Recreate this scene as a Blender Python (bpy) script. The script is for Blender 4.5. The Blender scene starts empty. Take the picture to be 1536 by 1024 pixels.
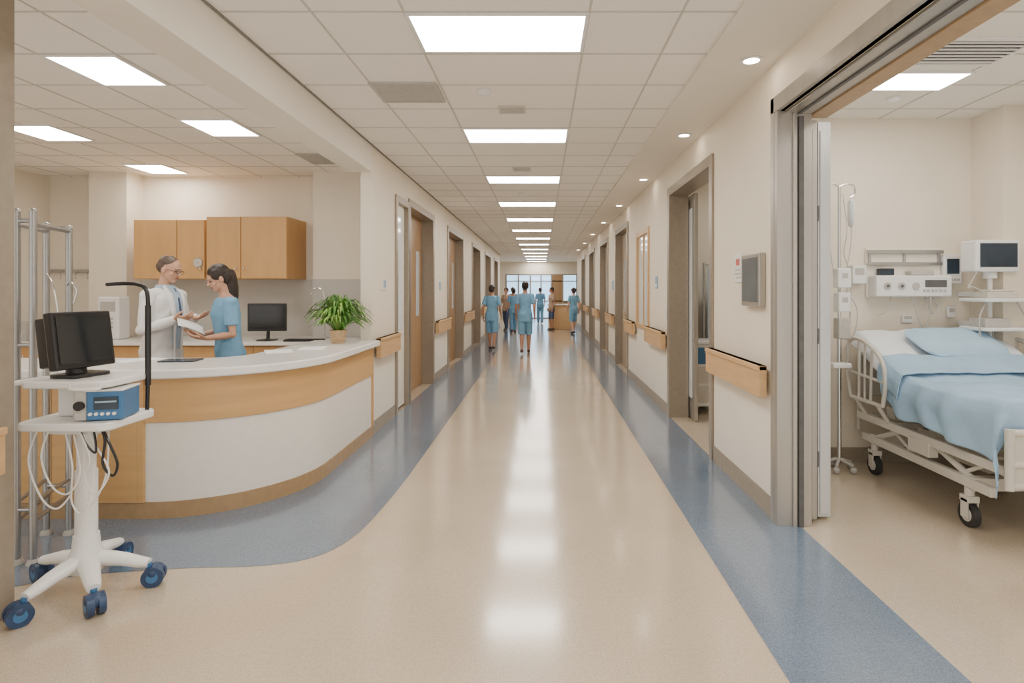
import bpy, bmesh, math, random
from mathutils import Vector, Matrix, noise
random.seed(7)
D=bpy.data
SC=bpy.context.scene
COL=SC.collection

# ---------------------------------------------------------------- materials
def mat(name,col,rough=0.5,metal=0.0,var=0.0,scale=20.0,emit=0.0,ecol=None,bump=0.0,stretch=None,alpha=1.0,trans=0.0,coat=0.0,detail=3.0,spec=0.5,bdist=0.01):
    m=D.materials.new(name); m.use_nodes=True
    nt=m.node_tree; b=nt.nodes['Principled BSDF']
    c=(col[0],col[1],col[2],1)
    b.inputs['Base Color'].default_value=c
    b.inputs['Roughness'].default_value=rough
    b.inputs['Metallic'].default_value=metal
    b.inputs['Specular IOR Level'].default_value=spec
    if coat: b.inputs['Coat Weight'].default_value=coat
    if trans: b.inputs['Transmission Weight'].default_value=trans
    if alpha<1: b.inputs['Alpha'].default_value=alpha
    if emit:
        b.inputs['Emission Color'].default_value=(*(ecol or col),1)
        b.inputs['Emission Strength'].default_value=emit
    if var or bump:
        tc=nt.nodes.new('ShaderNodeTexCoord'); mp=nt.nodes.new('ShaderNodeMapping')
        if stretch: mp.inputs['Scale'].default_value=stretch
        nz=nt.nodes.new('ShaderNodeTexNoise'); nz.inputs['Scale'].default_value=scale; nz.inputs['Detail'].default_value=detail
        nt.links.new(tc.outputs['Object'],mp.inputs[0]); nt.links.new(mp.outputs[0],nz.inputs['Vector'])
        if var:
            r=nt.nodes.new('ShaderNodeValToRGB')
            r.color_ramp.elements[0].position=0.35; r.color_ramp.elements[1].position=0.65
            r.color_ramp.elements[0].color=(*[max(0,x*(1-var)) for x in col],1)
            r.color_ramp.elements[1].color=(*[min(1,x*(1+var)) for x in col],1)
            nt.links.new(nz.outputs['Fac'],r.inputs[0]); nt.links.new(r.outputs[0],b.inputs['Base Color'])
        if bump:
            bp=nt.nodes.new('ShaderNodeBump'); bp.inputs['Strength'].default_value=bump; bp.inputs['Distance'].default_value=bdist
            nt.links.new(nz.outputs['Fac'],bp.inputs['Height']); nt.links.new(bp.outputs[0],b.inputs['Normal'])
    return m

def speckle(name,c1,c2,c3,rough,lo=0.90):
    m=D.materials.new(name); m.use_nodes=True; nt=m.node_tree; b=nt.nodes['Principled BSDF']
    tc=nt.nodes.new('ShaderNodeTexCoord')
    n1=nt.nodes.new('ShaderNodeTexNoise'); n1.inputs['Scale'].default_value=190; n1.inputs['Detail'].default_value=3; n1.inputs['Roughness'].default_value=0.6
    n2=nt.nodes.new('ShaderNodeTexNoise'); n2.inputs['Scale'].default_value=1.3; n2.inputs['Detail'].default_value=6
    n3=nt.nodes.new('ShaderNodeTexNoise'); n3.inputs['Scale'].default_value=45; n3.inputs['Detail'].default_value=3
    for n in (n1,n2,n3): nt.links.new(tc.outputs['Object'],n.inputs['Vector'])
    r=nt.nodes.new('ShaderNodeValToRGB'); e=r.color_ramp.elements
    e[0].position=0.32; e[0].color=(*c2,1); e[1].position=0.68; e[1].color=(*c3,1)
    k=e.new(0.5); k.color=(*c1,1)
    nt.links.new(n1.outputs['Fac'],r.inputs[0])
    def ramp(src,a,p0=0.3,p1=0.7):
        r2=nt.nodes.new('ShaderNodeValToRGB'); r2.color_ramp.elements[0].position=p0; r2.color_ramp.elements[1].position=p1
        r2.color_ramp.elements[0].color=(a,a*0.99,a*0.98,1); r2.color_ramp.elements[1].color=(1,1,1,1)
        nt.links.new(src.outputs['Fac'],r2.inputs[0]); return r2
    last=r.outputs[0]
    for rr in (ramp(n2,lo),ramp(n3,0.94,0.35,0.65)):
        mx=nt.nodes.new('ShaderNodeMix'); mx.data_type='RGBA'; mx.blend_type='MULTIPLY'; mx.inputs[0].default_value=1
        nt.links.new(last,mx.inputs[6]); nt.links.new(rr.outputs[0],mx.inputs[7]); last=mx.outputs[2]
    nt.links.new(last,b.inputs['Base Color'])
    mr=nt.nodes.new('ShaderNodeMapRange'); mr.inputs[3].default_value=rough*0.8; mr.inputs[4].default_value=rough*1.2
    nt.links.new(n2.outputs['Fac'],mr.inputs[0]); nt.links.new(mr.outputs[0],b.inputs['Roughness'])
    b.inputs['Specular IOR Level'].default_value=0.9
    b.inputs['Coat Weight'].default_value=0.7; b.inputs['Coat Roughness'].default_value=0.12
    return m

M=dict(
 wall=mat('wall_paint',(0.80,0.725,0.605),0.6,var=0.015,scale=3),
 wallw=mat('wall_lower',(0.83,0.775,0.685),0.5,var=0.015,scale=3),
 splash=mat('grey_splashback',(0.50,0.48,0.44),0.35,var=0.02,scale=4),
 ceil=mat('ceiling_tile',(0.86,0.825,0.765),0.85,var=0.02,scale=60,bump=0.05),
 soff=mat('soffit_paint',(0.80,0.75,0.665),0.7,var=0.01,scale=3),
 grid=mat('ceiling_grid',(0.56,0.53,0.48),0.6,var=0.02),
 dark=mat('dark_gap',(0.10,0.10,0.10),0.6,var=0.1),
 gap=mat('ceiling_track_grey',(0.22,0.21,0.19),0.6,var=0.1),
 lamp=mat('lamp_diffuser',(1,0.98,0.95),0.5,emit=23.5,ecol=(1.0,0.935,0.85)),
 dlamp=mat('downlight_glow',(1,0.95,0.88),0.5,emit=40.0,ecol=(1.0,0.87,0.68)),
 floor=speckle('floor_terrazzo',(0.62,0.52,0.395),(0.50,0.405,0.295),(0.74,0.645,0.515),0.17),
 blue=speckle('floor_blue_vinyl',(0.155,0.225,0.33),(0.095,0.15,0.235),(0.235,0.32,0.43),0.19,lo=0.8),
 base=mat('baseboard_taupe',(0.32,0.27,0.21),0.45,var=0.05),
 wood=mat('maple_wood',(0.60,0.35,0.14),0.38,var=0.05,scale=3,stretch=(3,3,0.5),detail=4),
 woodh=mat('maple_wood_horizontal',(0.61,0.365,0.15),0.38,var=0.06,scale=2,stretch=(0.7,0.7,9),detail=4),
 woodl=mat('light_oak_rail',(0.61,0.39,0.19),0.4,var=0.06,scale=4,stretch=(1,1,8)),
 woodd=mat('brown_door_wood',(0.34,0.205,0.10),0.4,var=0.08,scale=3,stretch=(3,3,0.5)),
 plinth=mat('plinth_wood',(0.38,0.25,0.13),0.4,var=0.06),
 white=mat('white_laminate',(0.82,0.785,0.72),0.3,var=0.015),
 solid=mat('solid_surface_white',(0.86,0.85,0.83),0.16,var=0.01),
 steel=mat('brushed_steel',(0.42,0.395,0.355),0.36,metal=0.6,var=0.05,scale=12,stretch=(1,1,0.1)),
 frame=mat('metal_frame_taupe',(0.33,0.285,0.23),0.33,metal=0.4,var=0.04),
 chrome=mat('chrome',(0.66,0.66,0.66),0.2,metal=1.0,var=0.02),
 alu=mat('aluminium_tube',(0.40,0.40,0.40),0.3,metal=0.85,var=0.03),
 plast=mat('white_plastic',(0.80,0.80,0.79),0.35,var=0.015),
 cream=mat('cream_plastic',(0.60,0.57,0.51),0.4,var=0.02),
 doorp=mat('pale_door_laminate',(0.40,0.32,0.225),0.4,var=0.05),
 black=mat('black_plastic',(0.015,0.015,0.017),0.3,var=0.1),
 screen=mat('screen_glass',(0.022,0.025,0.028),0.12,var=0.2,scale=2),
 screenb=mat('screen_dark_blue',(0.02,0.035,0.055),0.12,var=0.3,scale=3),
 scr2=mat('wall_screen',(0.095,0.115,0.13),0.15,var=0.08,scale=3),
 bluep=mat('blue_plastic',(0.045,0.16,0.34),0.35,var=0.05),
 caster=mat('blue_caster',(0.025,0.055,0.13),0.4,var=0.1),
 rubber=mat('rubber',(0.03,0.03,0.03),0.6,var=0.1),
 glass=mat('door_panel_glass',(0.50,0.56,0.60),0.12,var=0.03,scale=2),
 sdoor=mat('sliding_door_edge',(0.56,0.57,0.57),0.3,metal=0.3,var=0.03,scale=2),
 wing=mat('window_pane_bright',(0.78,0.83,0.86),0.1,var=0.05,scale=2),  # opaque pale colour stands in for the lit room behind the pane
 sky=mat('daylit_glass',(0.40,0.62,0.80),0.2,emit=2.0,ecol=(0.42,0.70,1.0),var=0.2,scale=1.5),
 sheetb=mat('blue_sheet',(0.33,0.50,0.67),0.8,var=0.04,scale=8,bump=0.45,bdist=0.03),
 sheetw=mat('white_sheet',(0.77,0.80,0.83),0.8,var=0.03,scale=8,bump=0.35,bdist=0.03),
 pillow=mat('pale_blue_pillow',(0.38,0.56,0.73),0.8,var=0.03,scale=9,bump=0.4,bdist=0.03),
 skin=mat('skin_light',(0.60,0.34,0.23),0.5,var=0.05,scale=10),
 skin2=mat('skin_medium',(0.42,0.22,0.14),0.5,var=0.05,scale=10),
 hair=mat('hair_dark',(0.022,0.013,0.010),0.4,var=0.4,scale=30,stretch=(4,4,1),bump=0.4),
 hair2=mat('hair_grey_brown',(0.09,0.06,0.045),0.5,var=0.3,scale=40,bump=0.4),
 scrub=mat('scrub_blue',(0.17,0.37,0.57),0.8,var=0.05,scale=14,bump=0.3,bdist=0.02),
 scrub2=mat('scrub_blue_dark',(0.12,0.28,0.46),0.8,var=0.05,scale=14,bump=0.2),
 coat=mat('white_coat',(0.84,0.84,0.84),0.75,var=0.02,scale=10,bump=0.35,bdist=0.02),
 shirt=mat('pale_blue_shirt',(0.42,0.54,0.68),0.7,var=0.03),
 tie=mat('tie_navy',(0.05,0.08,0.16),0.6,var=0.1),
 beigec=mat('beige_cloth',(0.40,0.29,0.21),0.8,var=0.06),
 lip=mat('lip',(0.45,0.16,0.13),0.5,var=0.05),
 eye=mat('eye_dark',(0.03,0.02,0.02),0.2,var=0.1),
 shoe=mat('shoe_dark',(0.08,0.05,0.04),0.5,var=0.1),
 leaf=mat('leaf_green',(0.08,0.23,0.03),0.45,var=0.35,scale=6),
 leaf2=mat('leaf_light_green',(0.24,0.42,0.08),0.45,var=0.3,scale=6),
 pot=mat('wicker_pot',(0.58,0.39,0.22),0.7,var=0.25,scale=30,stretch=(1,1,4)),
 soil=mat('soil',(0.05,0.03,0.02),0.9,var=0.3),
 paper=mat('paper',(0.85,0.85,0.83),0.7,var=0.01),
 red=mat('red_mark',(0.55,0.12,0.10),0.5,var=0.05),
 signb=mat('blue_sign',(0.30,0.43,0.57),0.4,var=0.05),
 vent=mat('vent_grey',(0.46,0.44,0.41),0.5,var=0.05),
)

# ---------------------------------------------------------------- mesh helpers
def box(bm,x0,x1,y0,y1,z0,z1,mi=0,mtx=None):
    vs=[bm.verts.new((x,y,z)) for x in (x0,x1) for y in (y0,y1) for z in (z0,z1)]
    if mtx: 
        for v in vs: v.co=mtx@v.co
    for f in ((0,1,3,2),(4,6,7,5),(0,4,5,1),(2,3,7,6),(0,2,6,4),(1,5,7,3)):
        fc=bm.faces.new([vs[i] for i in f]); fc.material_index=mi
    return vs
def frames(pts):
    pts=[Vector(p) for p in pts]; n=len(pts); T=[]
    for i in range(n):
        if i==0: t=pts[1]-pts[0]
        elif i==n-1: t=pts[-1]-pts[-2]
        else: t=(pts[i+1]-pts[i]).normalized()+(pts[i]-pts[i-1]).normalized()
        T.append(t.normalized())
    up=Vector((0,0,1)) if abs(T[0].z)<0.95 else Vector((1,0,0))
    U=T[0].cross(up).normalized(); out=[]
    for i in range(n):
        U=(U-T[i]*U.dot(T[i]))
        U.normalize(); out.append((pts[i],T[i],U,T[i].cross(U)))
    return out
def tube(bm,pts,r,seg=12,mi=0,flat=1.0,closed=False):
    fr=frames(pts); rings=[]
    for i,(p,t,u,v) in enumerate(fr):
        rr=r[i] if isinstance(r,(list,tuple)) else r
        rings.append([bm.verts.new(p+u*(math.cos(a)*rr)+v*(math.sin(a)*rr*flat)) for a in [2*math.pi*k/seg for k in range(seg)]])
    for a,b in zip(rings,rings[1:]):
        for k in range(seg):
            f=bm.faces.new((a[k],a[(k+1)%seg],b[(k+1)%seg],b[k])); f.material_index=mi
    if not closed:
        f=bm.faces.new(rings[0][::-1]); f.material_index=mi
        f=bm.faces.new(rings[-1]); f.material_index=mi
def cyl(bm,p0,p1,r,seg=20,mi=0,r1=None):
    tube(bm,[p0,p1],[r,r if r1 is None else r1],seg,mi)
def sph(bm,c,r,mi=0,mtx=None,u=16,v=10):
    if not isinstance(r,(list,tuple)): r=(r,r,r)
    m=Matrix.Translation(c)@Matrix.Diagonal((*r,1))
    if mtx: m=mtx@m
    g=bmesh.ops.create_uvsphere(bm,u_segments=u,v_segments=v,radius=1,matrix=m)
    for vv in g['verts']:
        for f in vv.link_faces: f.material_index=mi
def lathe(bm,c,prof,seg=24,mi=0):
    rings=[]
    for r,z in prof:
        rings.append([bm.verts.new((c[0]+r*math.cos(2*math.pi*k/seg),c[1]+r*math.sin(2*math.pi*k/seg),c[2]+z)) for k in range(seg)])
    for a,b in zip(rings,rings[1:]):
        for k in range(seg):
            f=bm.faces.new((a[k],a[(k+1)%seg],b[(k+1)%seg],b[k])); f.material_index=mi
    for rg,rev in ((rings[0],True),(rings[-1],False)):
        f=bm.faces.new(rg[::-1] if rev else rg); f.material_index=mi
def arc(pts,n=6):
    """Catmull-Rom smoothing of a point list"""
    P=[Vector(p) for p in pts]; P=[P[0]]+P+[P[-1]]; out=[]
    for i in range(1,len(P)-2):
        for k in range(n):
            t=k/n; a,b,c,d=P[i-1],P[i],P[i+1],P[i+2]
            out.append(0.5*((2*b)+(c-a)*t+(2*a-5*b+4*c-d)*t*t+(3*b-a-3*c+d)*t**3))
    out.append(P[-2]); return out
SPLIT={'post':0.001,'crossbar':None,'bracket':0.001,'hook':None,'tubing':None,'cable':None,'handle':0.003,'button':0.001,'key':0.0,'shoe':0.0,'eye':0.0,'eyebrow':0.0,'lapel':0.0,
       'caster':0.003,'pump':0.001,'outlet':0.0,'socket':0.0,'foot':0.0,'door_hinge':0.0,'shelf':0.001,'trim_strip':0.0}
def islands(bm,tol):
    bm.verts.ensure_lookup_table(); seen=set(); isl=[]
    for v in bm.verts:
        if v.index in seen: continue
        st=[v]; seen.add(v.index); comp=[]
        while st:
            a=st.pop(); comp.append(a.index)
            for e in a.link_edges:
                b=e.other_vert(a)
                if b.index not in seen: seen.add(b.index); st.append(b)
        isl.append(comp)
    if tol is None: return isl
    def bb(c):
        co=[bm.verts[i].co for i in c]
        return [min(p[k] for p in co)-tol for k in range(3)]+[max(p[k] for p in co)+tol for k in range(3)]
    cl=[(set(c),bb(c)) for c in isl]; ch=True
    while ch:
        ch=False
        for i in range(len(cl)):
            for j in range(i+1,len(cl)):
                a,b=cl[i][1],cl[j][1]
                if all(a[k]<=b[k+3] and b[k]<=a[k+3] for k in range(3)):
                    s=cl[i][0]|cl[j][0]; nb=[min(a[k],b[k]) for k in range(3)]+[max(a[k+3],b[k+3]) for k in range(3)]
                    cl[i]=(s,nb); del cl[j]; ch=True; break
            if ch: break
    return [list(c[0]) for c in cl]
def fin(name,bm,mats,parent=None,loc=(0,0,0),rot=(0,0,0),smooth=35,bevel=0,bseg=2,recalc=True):
    if name in SPLIT:
        bm.verts.index_update(); g=islands(bm,SPLIT[name])
        if len(g)>1:
            o=None
            for comp in g:
                b2=bm.copy(); b2.verts.ensure_lookup_table(); keep=set(comp)
                bmesh.ops.delete(b2,geom=[v for v in b2.verts if v.index not in keep],context='VERTS')
                o2=fin_one(name,b2,mats,parent,loc,rot,smooth,bevel,bseg,recalc); o=o or o2
            bm.free(); return o
    return fin_one(name,bm,mats,parent,loc,rot,smooth,bevel,bseg,recalc)
def fin_one(name,bm,mats,parent,loc,rot,smooth,bevel,bseg,recalc):
    if recalc: bmesh.ops.recalc_face_normals(bm,faces=bm.faces)
    me=D.meshes.new(name); bm.to_mesh(me); bm.free()
    for k in (mats if isinstance(mats,(list,tuple)) else [mats]): me.materials.append(M[k])
    if smooth:
        for p in me.polygons: p.use_smooth=True
        me.set_sharp_from_angle(angle=math.radians(smooth))
    o=D.objects.new(name,me); COL.objects.link(o)
    o.location=loc; o.rotation_euler=rot
    if parent: o.parent=parent
    if bevel:
        b=o.modifiers.new('bevel','BEVEL'); b.width=bevel; b.segments=bseg; b.limit_method='ANGLE'; b.angle_limit=math.radians(40)
        b.harden_normals=False
    return o
def root(name,loc,label,cat,rot=0,group=None):
    o=D.objects.new(name,None); o.empty_display_size=0.1; COL.objects.link(o)
    o.location=loc; o.rotation_euler=(0,0,rot); o['label']=label; o['category']=cat
    if group: o['group']=group
    return o
def tag(o,label,cat,group=None):
    o['label']=label; o['category']=cat
    if group: o['group']=group
    return o
def struct(o): o['kind']='structure'; return o
def B(): return bmesh.new()
def sbox(name,x0,x1,y0,y1,z0,z1,m):
    bm=B(); box(bm,x0,x1,y0,y1,z0,z1); return struct(fin(name,bm,m,smooth=0))
def dup(src,loc,rot=None,label=None):
    n=src.copy(); COL.objects.link(n); n.location=loc
    if rot is not None: n.rotation_euler=(0,0,rot)
    if label: n['label']=label
    def rec(a,b):
        for c in list(a.children):
            k=c.copy(); COL.objects.link(k); k.parent=b
            k.matrix_parent_inverse=c.matrix_parent_inverse.copy()
            rec(c,k)
    rec(src,n); return n

XR=1.52; XL=-1.75; H=3.0; DH=2.64; TL=0.12

# ---------------------------------------------------------------- floor
bm=B()
box(bm,-8,6,0.2,31,-0.1,0.0,0)
def poly(bm,pts,z,mi):
    f=bm.faces.new([bm.verts.new((x,y,z)) for x,y in pts]); f.material_index=mi
poly(bm,[(0.95,0.3),(1.645,0.3),(1.645,3.64),(XR,3.64),(XR,24),(0.95,24)],0.0015,1)
edge=[(-1.07,24),(-1.07,4.6)]+[(p.x,p.y) for p in arc([(-1.07,4.6,0),(-1.09,3.95,0),(-1.14,3.45,0),(-1.28,3.18,0),(-1.55,3.08,0),(-1.9,3.06,0),(-2.4,2.98,0),(-2.7,2.85,0)],6)]
poly(bm,edge+[(-4.6,2.85),(-4.6,3.9),(-2.2,3.9),(-1.9,4.6),(-1.8,5.8),(XL,5.8),(XL,24)],0.0015,1)
bmesh.ops.triangulate(bm,faces=[f for f in bm.faces if f.material_index==1])
fl=fin('floor',bm,['floor','blue'],smooth=0,recalc=False); struct(fl)
bm=bmesh.new(); bm.from_mesh(fl.data)
for f in bm.faces:
    if f.material_index==1:
        f.normal_update()
        if f.normal.z<0: f.normal_flip()
bmesh.ops.recalc_face_normals(bm,faces=[f for f in bm.faces if f.material_index==0])
bm.to_mesh(fl.data); bm.free()

# ---------------------------------------------------------------- ceiling
sbox('ceiling',-8,6,0.2,31,H,H+0.1,'ceil')
bm=B()
y=3.05-0.545*5
yl=[]
while y<30: yl.append(y); y+=0.545
t=0.006; zb=H-0.004
def gridpatch(x0,x1,xs,y0,y1):
    for x in xs: box(bm,x-t,x+t,y0,y1,zb,H+0.001)
    for yy in yl:
        if y0<yy<y1: box(bm,x0,x1,yy-t,yy+t,zb+0.0005,H+0.001)
gridpatch(XL,1.05,[-1.24,-0.74,0.26,0.76],0.3,24)
gridpatch(-6.5,-2.0,[-2.2-0.5*i for i in range(9)],2.0,7.5)
gridpatch(1.72,3.95,[1.95,2.45,2.95,3.45],0.6,4.95)
gridpatch(1.72,3.95,[1.95,2.45,2.95,3.45],5.05,8)
struct(fin('trim_1',bm,'grid',smooth=0))
sbox('trim_2',1.05,XR,0.3,24,H-0.022,H-0.0005,'soff')          # soffit strip with downlights
sbox('trim_3',XL-0.24,XL,0.3,5.86,2.72,H-0.001,'soff')         # beam over the station opening
sbox('trim_4',XL+0.0,XL+0.015,0.3,24,H-0.010,H-0.001,'gap')    # dark track line along the ceiling edge

# ---------------------------------------------------------------- walls
def wall_y(name,x0,x1,y0,y1,ops,m='wall',ztop=H):
    bm=B(); y=y0
    for a,b,zt,zbm in ops:
        if a>y: box(bm,x0,x1,y,a,0,ztop)
        if zt<ztop: box(bm,x0,x1,a,b,zt,ztop)
        if zbm>0: box(bm,x0,x1,a,b,0,zbm)
        y=b
    if y<y1: box(bm,x0,x1,y,y1,0,ztop)
    return struct(fin(name,bm,m,smooth=0))
RD=[(5.05,6.69),(9.94,11.5),(12.9,14.5),(16.2,17.8),(19.6,21.2)]
LD=[(10.6,12.6),(14.3,16.1),(17.6,19.4),(20.9,22.6)]
ops=[(0.3,3.64,DH,0)]+[(a,b,DH,0) for a,b in RD[:1]]+[(8.0,8.95,2.35,0.98)]+[(a,b,DH,0) for a,b in RD[1:]]
wall_y('wall_right',XR,XR+0.2,0.3,24,ops)
wall_y('wall_left',XL-0.12,XL,5.86,7.44,[(6.82,7.42,2.6,0.0)])
wall_y('wall_left_far',XL-0.24,XL,7.44,24,[(7.5,9.12,DH,0)]+[(a,b,DH,0) for a,b in LD])
for i,(a,b) in enumerate(RD): sbox('trim_%d'%(60+i),XR+0.001,XR+0.21,a+0.03,b-0.03,0.0005,0.004,'floor')
# station shell
sbox('wall_back',-6.6,-2.9,7.5,7.62,0,H,'wall')
sbox('wall_station',-2.9,XL-0.24,7.2,7.62,0,H,'wall')
sbox('wall_station_return',XL-0.24,XL-0.12,7.2,7.44,0,H,'wall')
sbox('wall_station_pier',-5.75,-5.27,7.2,7.5,0,H,'wall')
sbox('wall_station_side',-6.72,-6.5,1.0,7.62,0,H,'wall')
sbox('wall_left_near',-2.7,-2.46,0.3,2.63,0,H,'wall')
sbox('trim_6',-2.462,-2.45,2.40,2.635,0,H,'base')
sbox('trim_7',-5.27,-2.9,7.485,7.5,0.9,1.64,'splash')
sbox('trim_8',-2.9,XL-0.12,7.185,7.2,0.85,1.64,'splash')
# right rooms
sbox('wall_room_back',XR+0.2,4.05,4.95,5.05,0,H,'wall')
sbox('wall_room_side',3.95,4.1,0.6,24,0,H,'wall')
sbox('wall_room_partition',XR+0.2,3.95,7.6,7.7,0,H,'wall')
sbox('wall_room_partition_far',XR+0.2,3.95,9.4,9.5,0,H,'wall')
sbox('trim_9',3.75,3.95,4.6,4.95,0,H,'wall')
# lobby end
sbox('wall_lobby_left',-3.4,-3.3,24,30.2,0,H,'wall')
sbox('wall_lobby_right',3.3,3.4,24,30.2,0,H,'wall')
sbox('wall_lobby_near',-3.4,XL-0.24,23.9,24,0,H,'wall')
sbox('wall_lobby_face',XR+0.2,3.4,24.0,24.1,0,H,'wall')
bm=B()
box(bm,-3.3,-1.9,30,30.2,0,H); box(bm,1.9,3.3,30,30.2,0,H); box(bm,-1.9,1.9,30,30.2,2.35,H)
struct(fin('wall_end',bm,'wall',smooth=0))
bm=B()
box(bm,-1.9,1.9,30.05,30.08,0.02,2.35,1)
for x in (-1.9,-1.25,-0.62,-0.05,0.5,1.1,1.84): box(bm,x,x+0.07,29.98,30.12,0,2.35,0)
for z in (0.0,0.9,1.95,2.3): box(bm,-1.9,1.9,30.0,30.11,z,z+0.05,0)
box(bm,-1.84,-0.62,30.0,30.06,0.05,0.9,2); box(bm,0.57,1.1,30.0,30.06,0.05,2.3,2); box(bm,1.17,1.84,30.0,30.06,0.05,0.9,2)
struct(fin('window_1',bm,['frame','sky','woodd'],smooth=0))

# baseboards
def baseboard(name,side,segs,x):
    bm=B()
    for a,b in segs:
        if side>0: box(bm,x-0.012,x+0.001,a,b,0.002,0.14)
        else: box(bm,x-0.001,x+0.012,a,b,0.002,0.14)
    struct(fin(name,bm,'base',smooth=0))
baseboard('baseboard_right',1,[(3.66,4.97),(6.77,9.86),(11.58,12.82),(14.58,16.12),(17.88,19.52),(21.28,24)],XR)
baseboard('baseboard_left',-1,[(5.87,6.74),(9.2,10.52),(12.68,14.22),(16.18,17.52),(19.48,20.82),(22.68,24)],XL)
sbox('baseboard_room',XR+0.2,3.75,4.935,4.95,0.001,0.13,'base')
sbox('baseboard_near',-2.46,-2.448,0.3,2.40,0.001,0.13,'base')
def lower(name,side,segs,x):
    bm=B()
    for a,b in segs:
        if side>0: box(bm,x-0.006,x+0.001,a,b,0.14,0.80)
        else: box(bm,x-0.001,x+0.006,a,b,0.14,0.80)
    struct(fin(name,bm,'wallw',smooth=0))
lower('trim_10',1,[(3.68,4.96),(6.78,9.85)],XR)
lower('trim_11',-1,[(5.9,6.73),(9.21,10.51)],XL)

# ---------------------------------------------------------------- doors
dn=[0]
def casing(side,x,a,b,zt,zb=0.0,w=0.065,depth=0.2,name=None,m='frame'):
    bm=B(); s=-side
    xa,xb=sorted((x+s*0.02,x-s*depth))
    xf,xg=sorted((x+s*0.022,x-s*0.0005))
    box(bm,xf,xg,a-w,a+0.012,zb,zt+w); box(bm,xf,xg,b-0.012,b+w,zb,zt+w); box(bm,xf,xg,a+0.012,b-0.012,zt-0.012,zt+w)
    box(bm,xa,xb,a-0.0,a+0.03,zb,zt); box(bm,xa,xb,b-0.03,b,zb,zt); box(bm,xa,xb,a+0.03,b-0.03,zt-0.03,zt)
    if zb>0: box(bm,xf,xg,a,b,zb-w,zb+0.01); 
    dn[0]+=1
    return struct(fin(name or 'trim_%d'%(20+dn[0]),bm,m,smooth=0,bevel=0.003))
door_i=[0]
def door_leaf(x,a,b,zt,side,glass=True,m='woodd'):
    door_i[0]+=1
    bm=B()
    box(bm,x-0.022,x+0.022,a,b,0.01,zt,0)
    xs=x-0.024*side
    if glass:
        box(bm,min(xs,x),max(xs,x),b-0.42,b-0.2,1.1,2.1,1)
    o=struct(fin('door_%d'%door_i[0],bm,[m,'glass'],smooth=0,bevel=0.003))
    hb=B(); xx=x-side*0.05
    hy=a+0.12
    cyl(hb,(x-side*0.02,hy,1.02),(xx-side*0.01,hy,1.02),0.012,12); cyl(hb,(xx,hy,1.02),(xx,hy+0.12,1.02),0.01,12)
    box(hb,x-side*0.026-0.003,x-side*0.026+0.003,hy-0.025,hy+0.025,0.93,1.12)
    h=fin('door_handle',hb,'chrome'); h.parent=o
    return o
for i,(a,b) in enumerate(RD):
    casing(1,XR,a,b,DH,depth=0.21)
    if i>0:
        door_leaf(XR+0.14,a+0.03+(b-a)*0.42,b-0.03,DH-0.03,1,m='doorp')
# glazed leaf of the second doorway slid mostly behind the wall
bm=B(); box(bm,XR+0.225,XR+0.265,6.45,7.45,0.012,DH-0.03,0)
box(bm,XR+0.218,XR+0.225,6.55,7.3,0.25,2.45,1)
o=struct(fin('door_20',bm,['steel','wing'],smooth=0,bevel=0.003))
bm=B(); box(bm,XR+0.205,XR+0.22,6.44,6.47,0.9,1.3); h=fin('door_handle',bm,'chrome',smooth=0); h.parent=o
casing(-1,XL,7.5,9.12,DH,depth=0.24)
casing(-1,XL,6.82,7.42,2.6,depth=0.12,w=0.05)
door_leaf(XL-0.19,7.53,9.09,DH-0.03,-1)
for a,b in LD:
    casing(-1,XL,a,b,DH,depth=0.24); door_leaf(XL-0.19,a+0.03,b-0.03,DH-0.03,-1)
bm=B(); box(bm,XL-0.06,XL-0.04,6.85,7.39,0.03,2.57,0); box(bm,XL-0.042,XL-0.034,6.93,7.31,1.0,2.45,1)
struct(fin('window_2',bm,['wallw','wing'],smooth=0))
casing(1,XR,8.0,8.95,2.35,zb=0.98,w=0.05,m='woodl')
bm=B(); box(bm,XR+0.015,XR+0.025,8.03,8.92,0.98,2.33,0); box(bm,XR+0.0,XR+0.014,8.45,8.49,0.98,2.33,1); struct(fin('window_3',bm,['wing','woodl'],smooth=0))

# near sliding-door opening
bm=B()
box(bm,XR-0.022,XR+0.2,3.60,3.645,0.0,DH+0.0)
box(bm,XR-0.025,XR+0.03,3.645,3.70,0.0,DH+0.1)
box(bm,XR+0.075,XR+0.1,3.585,3.602,0.0,DH)
box(bm,XR-0.025,XR+0.03,0.3,3.70,DH,DH+0.1)
box(bm,XR+0.03,XR+0.2,0.3,3.645,DH-0.02,DH+0.001)
struct(fin('trim_12',bm,'steel',smooth=0,bevel=0.003))
bm=B(); box(bm,XR+0.11,XR+0.14,3.58,3.601,0.0,DH-0.04); box(bm,XR+0.10,XR+0.12,0.3,3.58,DH-0.028,DH-0.02)
struct(fin('trim_13',bm,'dark',smooth=0))
bm=B(); box(bm,XR+0.2,XR+0.32,0.3,3.66,DH-0.03,DH+0.06); 
struct(fin('trim_14',bm,'plinth',smooth=0,bevel=0.003))
bm=B(); box(bm,XR+0.2,XR+0.24,0.3,4.9,DH+0.06,H-0.001); struct(fin('trim_15',bm,'wall',smooth=0))
def slide(n,x0,x1,y0,m1,m2):
    bm=B(); box(bm,x0,x1,y0,4.85,0.02,DH-0.04,0)
    box(bm,x0+0.012,x1-0.012,y0-0.006,y0+0.001,0.04,DH-0.1,1)
    o=struct(fin('door_%d'%n,bm,[m1,m2],smooth=0,bevel=0.004))
    for z in (0.35,1.15,1.95):
        hb=B(); box(hb,x0-0.008,x0+0.004,y0-0.01,y0+0.02,z,z+0.1)
        h=fin_one('door_hinge',hb,'dark',None,(0,0,0),(0,0,0),0,0,2,True); h.parent=o
slide(30,XR+0.215,XR+0.265,3.665,'steel','steel')
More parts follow.
